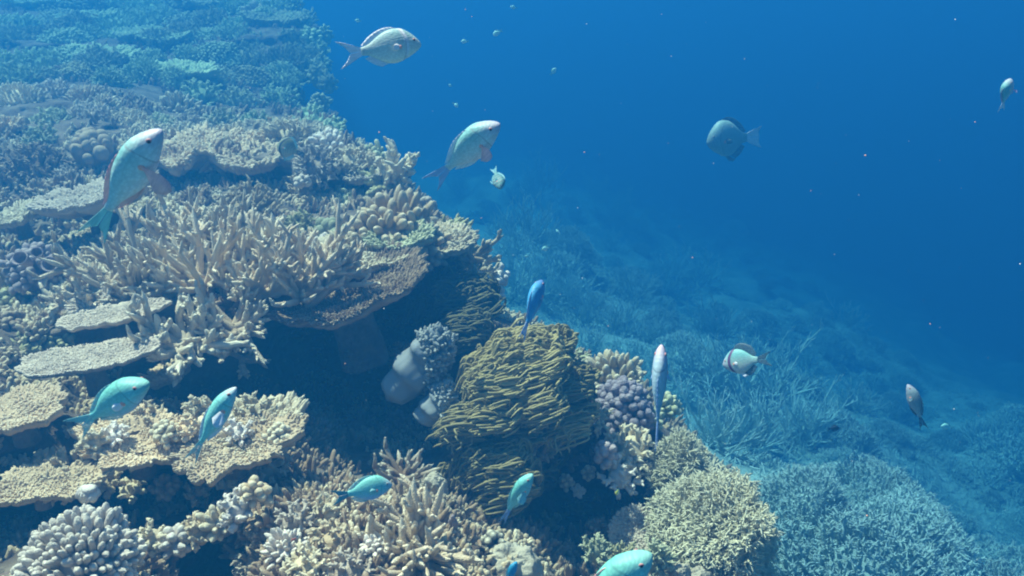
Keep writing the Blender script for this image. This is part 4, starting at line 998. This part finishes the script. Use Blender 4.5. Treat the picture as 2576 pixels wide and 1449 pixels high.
for (u, v) in pts_:
    if 1750 < u < 2380 and 1130 < v < 1340: continue
    p = bedhit(u, v)
    big_one = gb.random() < .22
    k = int(gb.choice([0, 1, 2, 3, 4, 5, 6, 7, 8], p=[.21, .21, .21, .20, .03, .03, .03, .04, .04] if (900 < v < 1150 or (u > 1700 and v < 1150)) else [.27, .27, .23, .23, 0, 0, 0, 0, 0] if v > 1150 else [.10, .10, .10, .10, .18, .18, .18, .03, .03]))
    lab, grp = ('hazy blue bushy coral on the deep slope beyond the near reef', 'hazy bushy corals on the deep slope') if k < 4 else \
        (('hazy blue branching staghorn coral on the deep slope beyond the near reef', 'hazy staghorn corals on the deep slope') if k < 7 else ('hazy blue finger coral on the deep slope beyond the near reef', 'hazy finger corals on the deep slope'))
    if big_one and k < 4: k = 9 + k % 2; lab, grp = 'hazy blue bushy coral on the deep slope beyond the near reef', 'hazy bushy corals on the deep slope'
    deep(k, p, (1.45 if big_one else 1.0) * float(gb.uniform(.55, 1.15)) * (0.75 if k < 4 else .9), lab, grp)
# loose twigs and rubble on the slope
g = np.random.default_rng(12); n = 30000
x = g.uniform(-1, 7, n); y = g.uniform(1.6, 11, n) ; p = np.stack([x, y, bedz(x, y)], -1)
dr = norm(g.normal(0, 1, (n, 3)) * np.array([1, 1, .5]) + np.array([0, 0, .6])); l = g.uniform(.02, .06, n)
s = np.array([-.2, .35, .8, 1.0]); bd = g.normal(0, .25, (n, 3))
path = p[:, None] + dr[:, None] * (l[:, None] * s)[..., None] + bd[:, None] * (l[:, None] * s ** 2)[..., None]
o = obj('coral_rubble', tubes(path, g.uniform(.0025, .0045, n)[:, None] * np.array([1.1, 1, .8, .1])[None], 5, 0, 1), M['deep'])
tag(o, 'loose coral twigs and rubble covering the deep slope', 'rubble', None, 'stuff')

# ------------------------------------------------------------------ fish
make_fish('reef_fish', 'pale fish with a white collar band swimming right above the open water', 'fish', 'paletail', (1058, 104), (850, 140), 1.16, 1.14, (-.12, 1, .12), deep=.205, width=.08, finmat='finpale', tailmat='finpale', fork=.75, tailw=.165, pecang=25, pecsize=.5, dorsmat='finpale', dorsalfin=.03, analfin=.03, pelvic=False)
make_fish('reef_fish', 'pale fish with an orange pectoral fin rising over the open water', 'fish', 'pale', (1252, 306), (1080, 462), 1.14, 1.19, (-.75, .55, .45), deep=.168, width=.10, finmat='finpink', dorsmat='finpale', tailmat='finblue', pecang=62, pecsize=1.1, pecdown=.6, dorsalfin=.015, analfin=.015, bend=-.03, pelvic=False, fork=.7, tailw=.11, pec='finpink')
make_fish('reef_fish', 'large fish with a pink pectoral fin in front of the upper left corals', 'fish', 'pale', (398, 322), (228, 598), .98, 1.04, (-.7, .45, .50), deep=.135, width=.09, finmat='finpink', tailmat='finteal', dorsmat='finpink', pecang=62, pecsize=1.15, pecdown=.9, dorsalfin=.015, analfin=.015, bend=-.02, pelvic=False, fork=.6, tailw=.10)
make_fish('reef_fish', 'plump turquoise fish in front of the lower grey plate coral', 'fish', 'turq', (368, 958), (182, 1082), 1.15, 1.2, (-.55, .8, .40), deep=.155, width=.10, tailmat='finteal', finmat='finpale', pecang=12, pecsize=.55, dorsalfin=.015, analfin=.02, fork=.6, tailw=.12, pelvic=False, dorsmat='finteal')
make_fish('reef_fish', 'slim turquoise fish pointing up over the sunlit cream plates', 'fish', 'turqpink', (590, 972), (474, 1166), 1.2, 1.22, (-.8, .5, .30), deep=.115, width=.085, tailmat='finteal', finmat='finpale', pecang=35, pecsize=.9, dorsalfin=.02, analfin=.02, fork=.7, tailw=.07, pelvic=False)
make_fish('reef_fish', 'turquoise fish seen side-on with a pink snout above the bottom staghorn', 'fish', 'turqpink', (986, 1214), (832, 1254), 1.3, 1.28, (0, 1, .1), deep=.20, width=.09, tailmat='finslate', finmat='finteal', pecang=15, pecsize=.7, eye='ringgrey', dorsalfin=.025, analfin=.025, fork=.65, tailw=.13, pelvic=False)
make_fish('reef_fish', 'narrow turquoise fish pointing up below the mustard soft coral', 'fish', 'turq', (1337, 1192), (1260, 1308), 1.45, 1.5, (-.8, .5, .35), deep=.125, width=.085, tailmat='finblue', finmat='finteal', pecang=35, pecsize=1.0, dorsalfin=.02, analfin=.03, fork=.5, tailw=.05, bend=-.08, pelvic=False)
make_fish('reef_fish', 'big turquoise fish cut off by the bottom edge of the photo', 'fish', 'turq', (1632, 1388), (1395, 1610), .98, 1.02, (-.6, .7, .45), deep=.165, width=.10, tailmat='finteal', finmat='finpink', pecang=25, pecsize=.7, dorsalfin=.02, analfin=.02, pelvic=False)
make_fish('reef_fish', 'narrow blue fish seen from behind above the mustard mound', 'fish', 'blue', (1362, 702), (1312, 855), 1.35, 1.32, (-.5, .1, 1), deep=.17, width=.085, tailmat='finblue', finmat='finblue', pecang=15, pecsize=.5, dorsalfin=.02, analfin=.02, tailw=.10, pelvic=False, fork=.4)
make_fish('reef_fish', 'long thin lilac fish seen from above beside the purple cauliflower coral', 'fish', 'lilac', (1663, 868), (1651, 1130), 1.2, 1.22, (-.25, .05, 1), deep=.16, width=.062, tailmat='finblue', finmat='finblue', pecang=20, pecsize=.4, dorsalfin=.02, analfin=.02, tailw=.08, pelvic=False, fork=.4)
make_fish('reef_fish', 'whitish fish with a dark back fin swimming left above the deep slope', 'fish', 'white', (1818, 912), (1942, 902), 1.75, 1.7, (.1, 1, .1), deep=.25, width=.09, tailmat='findark', finmat='finpale', dorsmat='findark', pecang=30, pecsize=.6, dorsalfin=.09, analfin=.06, fork=.6, tailw=.15)
make_fish('reef_fish', 'dark slender fish pointing up in the open water at right', 'fish', 'dark', (2286, 966), (2326, 1082), 1.8, 1.8, (.8, .3, .7), deep=.14, width=.09, tailmat='findark', finmat='findark', pecang=50, pecsize=.5, dorsalfin=.03, analfin=.03, tailw=.09, pelvic=False)
make_fish('reef_fish', 'small blurred pale fish near the upper right edge of the photo', 'fish', 'pale', (2540, 198), (2518, 280), 2.2, 2.24, (-.6, .4, .7), deep=.24, width=.13, tailmat='finpale', finmat='finmauve', pecang=60, pecsize=.9, dorsalfin=.03, analfin=.03)
make_fish('surgeonfish', 'big faint grey oval fish in the open blue water', 'fish', 'surgeon', (1778, 350), (1916, 344), 4.3, 4.38, (.05, 1, .15), deep=.30, width=.10, tailmat='finpale', finmat='findark', pecang=25, pecsize=.6, dorsalfin=.035, analfin=.04, fork=.15, tailw=.18, eye='ringgrey')
make_fish('striped_fish', 'small striped fish pointing down below the orange finned fish', 'fish', 'sergeant', (1262, 474), (1240, 420), 2.3, 2.35, (.9, .3, .3), deep=.20, width=.09, tailmat='finslate', finmat='finslate', dorsalfin=.03, analfin=.02, pecang=20, pecsize=.5, tailw=.12)
make_fish('butterflyfish', 'round olive fish with a dark tail in front of the upper crest coral', 'fish', 'butter', (698, 360), (768, 392), 3.2, 3.2, (.4, 1, .1), deep=.34, width=.08, tailmat='findark', finmat='finteal', pecang=15, pecsize=.4, fork=.05, tailw=.10, dorsalfin=.03, eye='ringgrey')
TN = [('tinygreen', (1240, 88), (1265, 76), 3.4, 'tiny pale green fish at the top, right of the biggest collared fish'),
 ('tinygreen', (1160, 104), (1180, 104), 3.4, 'tiny pale fish just right of the collared fish, facing left'),
 ('tinygreen', (1398, 171), (1384, 190), 3.6, 'tiny pale fish pointing up alone in the open water'),
 ('tinygreen', (1129, 212), (1138, 219), 3.8, 'tiniest pale fish between the two upper pale fish'),
 ('tinygreen', (1153, 268), (1137, 258), 3.6, 'tiny slim pale fish above the orange finned fish, facing right'),
 ('tinygreen', (1363, 627), (1387, 622), 2.8, 'tiny bright turquoise fish over the deep slope'),
 ('tinygreen', (1320, 645), (1334, 644), 3.6, 'tiny dull turquoise fish left of the bright one over the slope'),
 ('tinygreen', (1284, 16), (1302, 22), 4.2, 'faint tiny fish at the top edge above the open water'),
 ('tinygreen', (893, 50), (910, 54), 4.2, 'faint tiny fish at the top left of the collared fish'),
 ('tinygreen', (1399, 578), (1410, 590), 4.2, 'faint tiny fish above the bright turquoise one'),
 ('tinygreen', (2368, 1070), (2400, 1078), 3.6, 'faint pale fish right of the dark slender fish'),
 ('tinydark', (2112, 1076), (2080, 1080), 3.2, 'small dark fish hovering over the big hazy coral mound'),
 ('yellow', (1549, 1246), (1558, 1226), 2.2, 'tiny yellow fish in the dark gully under the cream ledge'),
 ('red', (732, 1360), (752, 1350), 1.7, 'tiny red brown fish on the bottom middle coral bank'),
 ('deepblue', (1298, 1412), (1270, 1478), 1.4, 'small deep blue fish rising from the bottom edge over the sandy boulder')]
for (m_, a_, b_, d_, lab) in TN:
    make_fish('small_fish', lab, 'fish', m_, a_, b_, d_, d_, (0, 1, .2) if abs(a_[0] - b_[0]) > abs(a_[1] - b_[1]) else (-.9, .3, .3), deep=.24 if m_ not in ('deepblue', 'red') else .16, width=.09, tiny=True, tailw=.17,
              finmat='findark' if m_ == 'tinydark' else 'finteal', tailmat='findark' if m_ == 'tinydark' else ('finblue' if m_ == 'deepblue' else 'finteal'))

g = np.random.default_rng(31); parts = []
for k in range(420):
    c = P(g.uniform(-300, 2900), g.uniform(-200, 1600), g.uniform(.5, 2.6)); b = blob(1, 1, 1, .3, 2, k, 0, 4, 5)
    parts.append((b[0] * g.uniform(.0001, .0004) + c, b[1], b[2]))
FM['snow'] = flat_mat('marine_snow', (.8, .8, .74), .7)
tag(obj('marine_snow', cat(parts), FM['snow']), 'fine pale particles floating in the water', 'particles', None, 'stuff')
# ------------------------------------------------------------------ drifting specks
FM['speck'] = flat_mat('orange_speck', (.85, .42, .26), .6); FM['speckw'] = flat_mat('white_speck', (.85, .85, .80), .6)
sp1 = make_mesh('speck', blob(1, 1, .8, .25, 2, 3, 0, 10, 12), FM['speck']); sp2 = make_mesh('white_speck', blob(1, 1, .8, .25, 2, 3, 0, 10, 12), FM['speckw'])
for (u, v, s_, d, w_) in [(1187, 42, 3, .7, 0), (1171, 24, 3, .7, 0), (1470, 383, 4, .7, 0), (2177, 391, 6, .8, 0), (2403, 49, 4, .7, 1), (1211, 549, 3, .8, 0), (1742, 648, 4, .9, 0), (2181, 1297, 6, .8, 0), (2340, 815, 4, .9, 0), (954, 333, 5, .8, 0), (2453, 307, 4, .8, 0), (868, 915, 4, .8, 0), (1465, 700, 3, .7, 1), (1873, 148, 3, .8, 1), (1453, 523, 2.5, .7, 1), (1810, 1250, 3, .8, 1), (1530, 820, 2.5, .7, 0), (2040, 480, 3, .8, 0)]:
    o = bpy.data.objects.new('drifting_speck', sp2 if w_ else sp1); COL.objects.link(o)
    o.location = Vector(P(u, v, d)); k_ = px(s_ * .36, d); o.scale = (k_, k_, k_)
    tag(o, 'tiny pale speck drifting in the water' if w_ else 'tiny orange speck drifting in the water', 'speck', 'white drifting specks' if w_ else 'orange drifting specks')
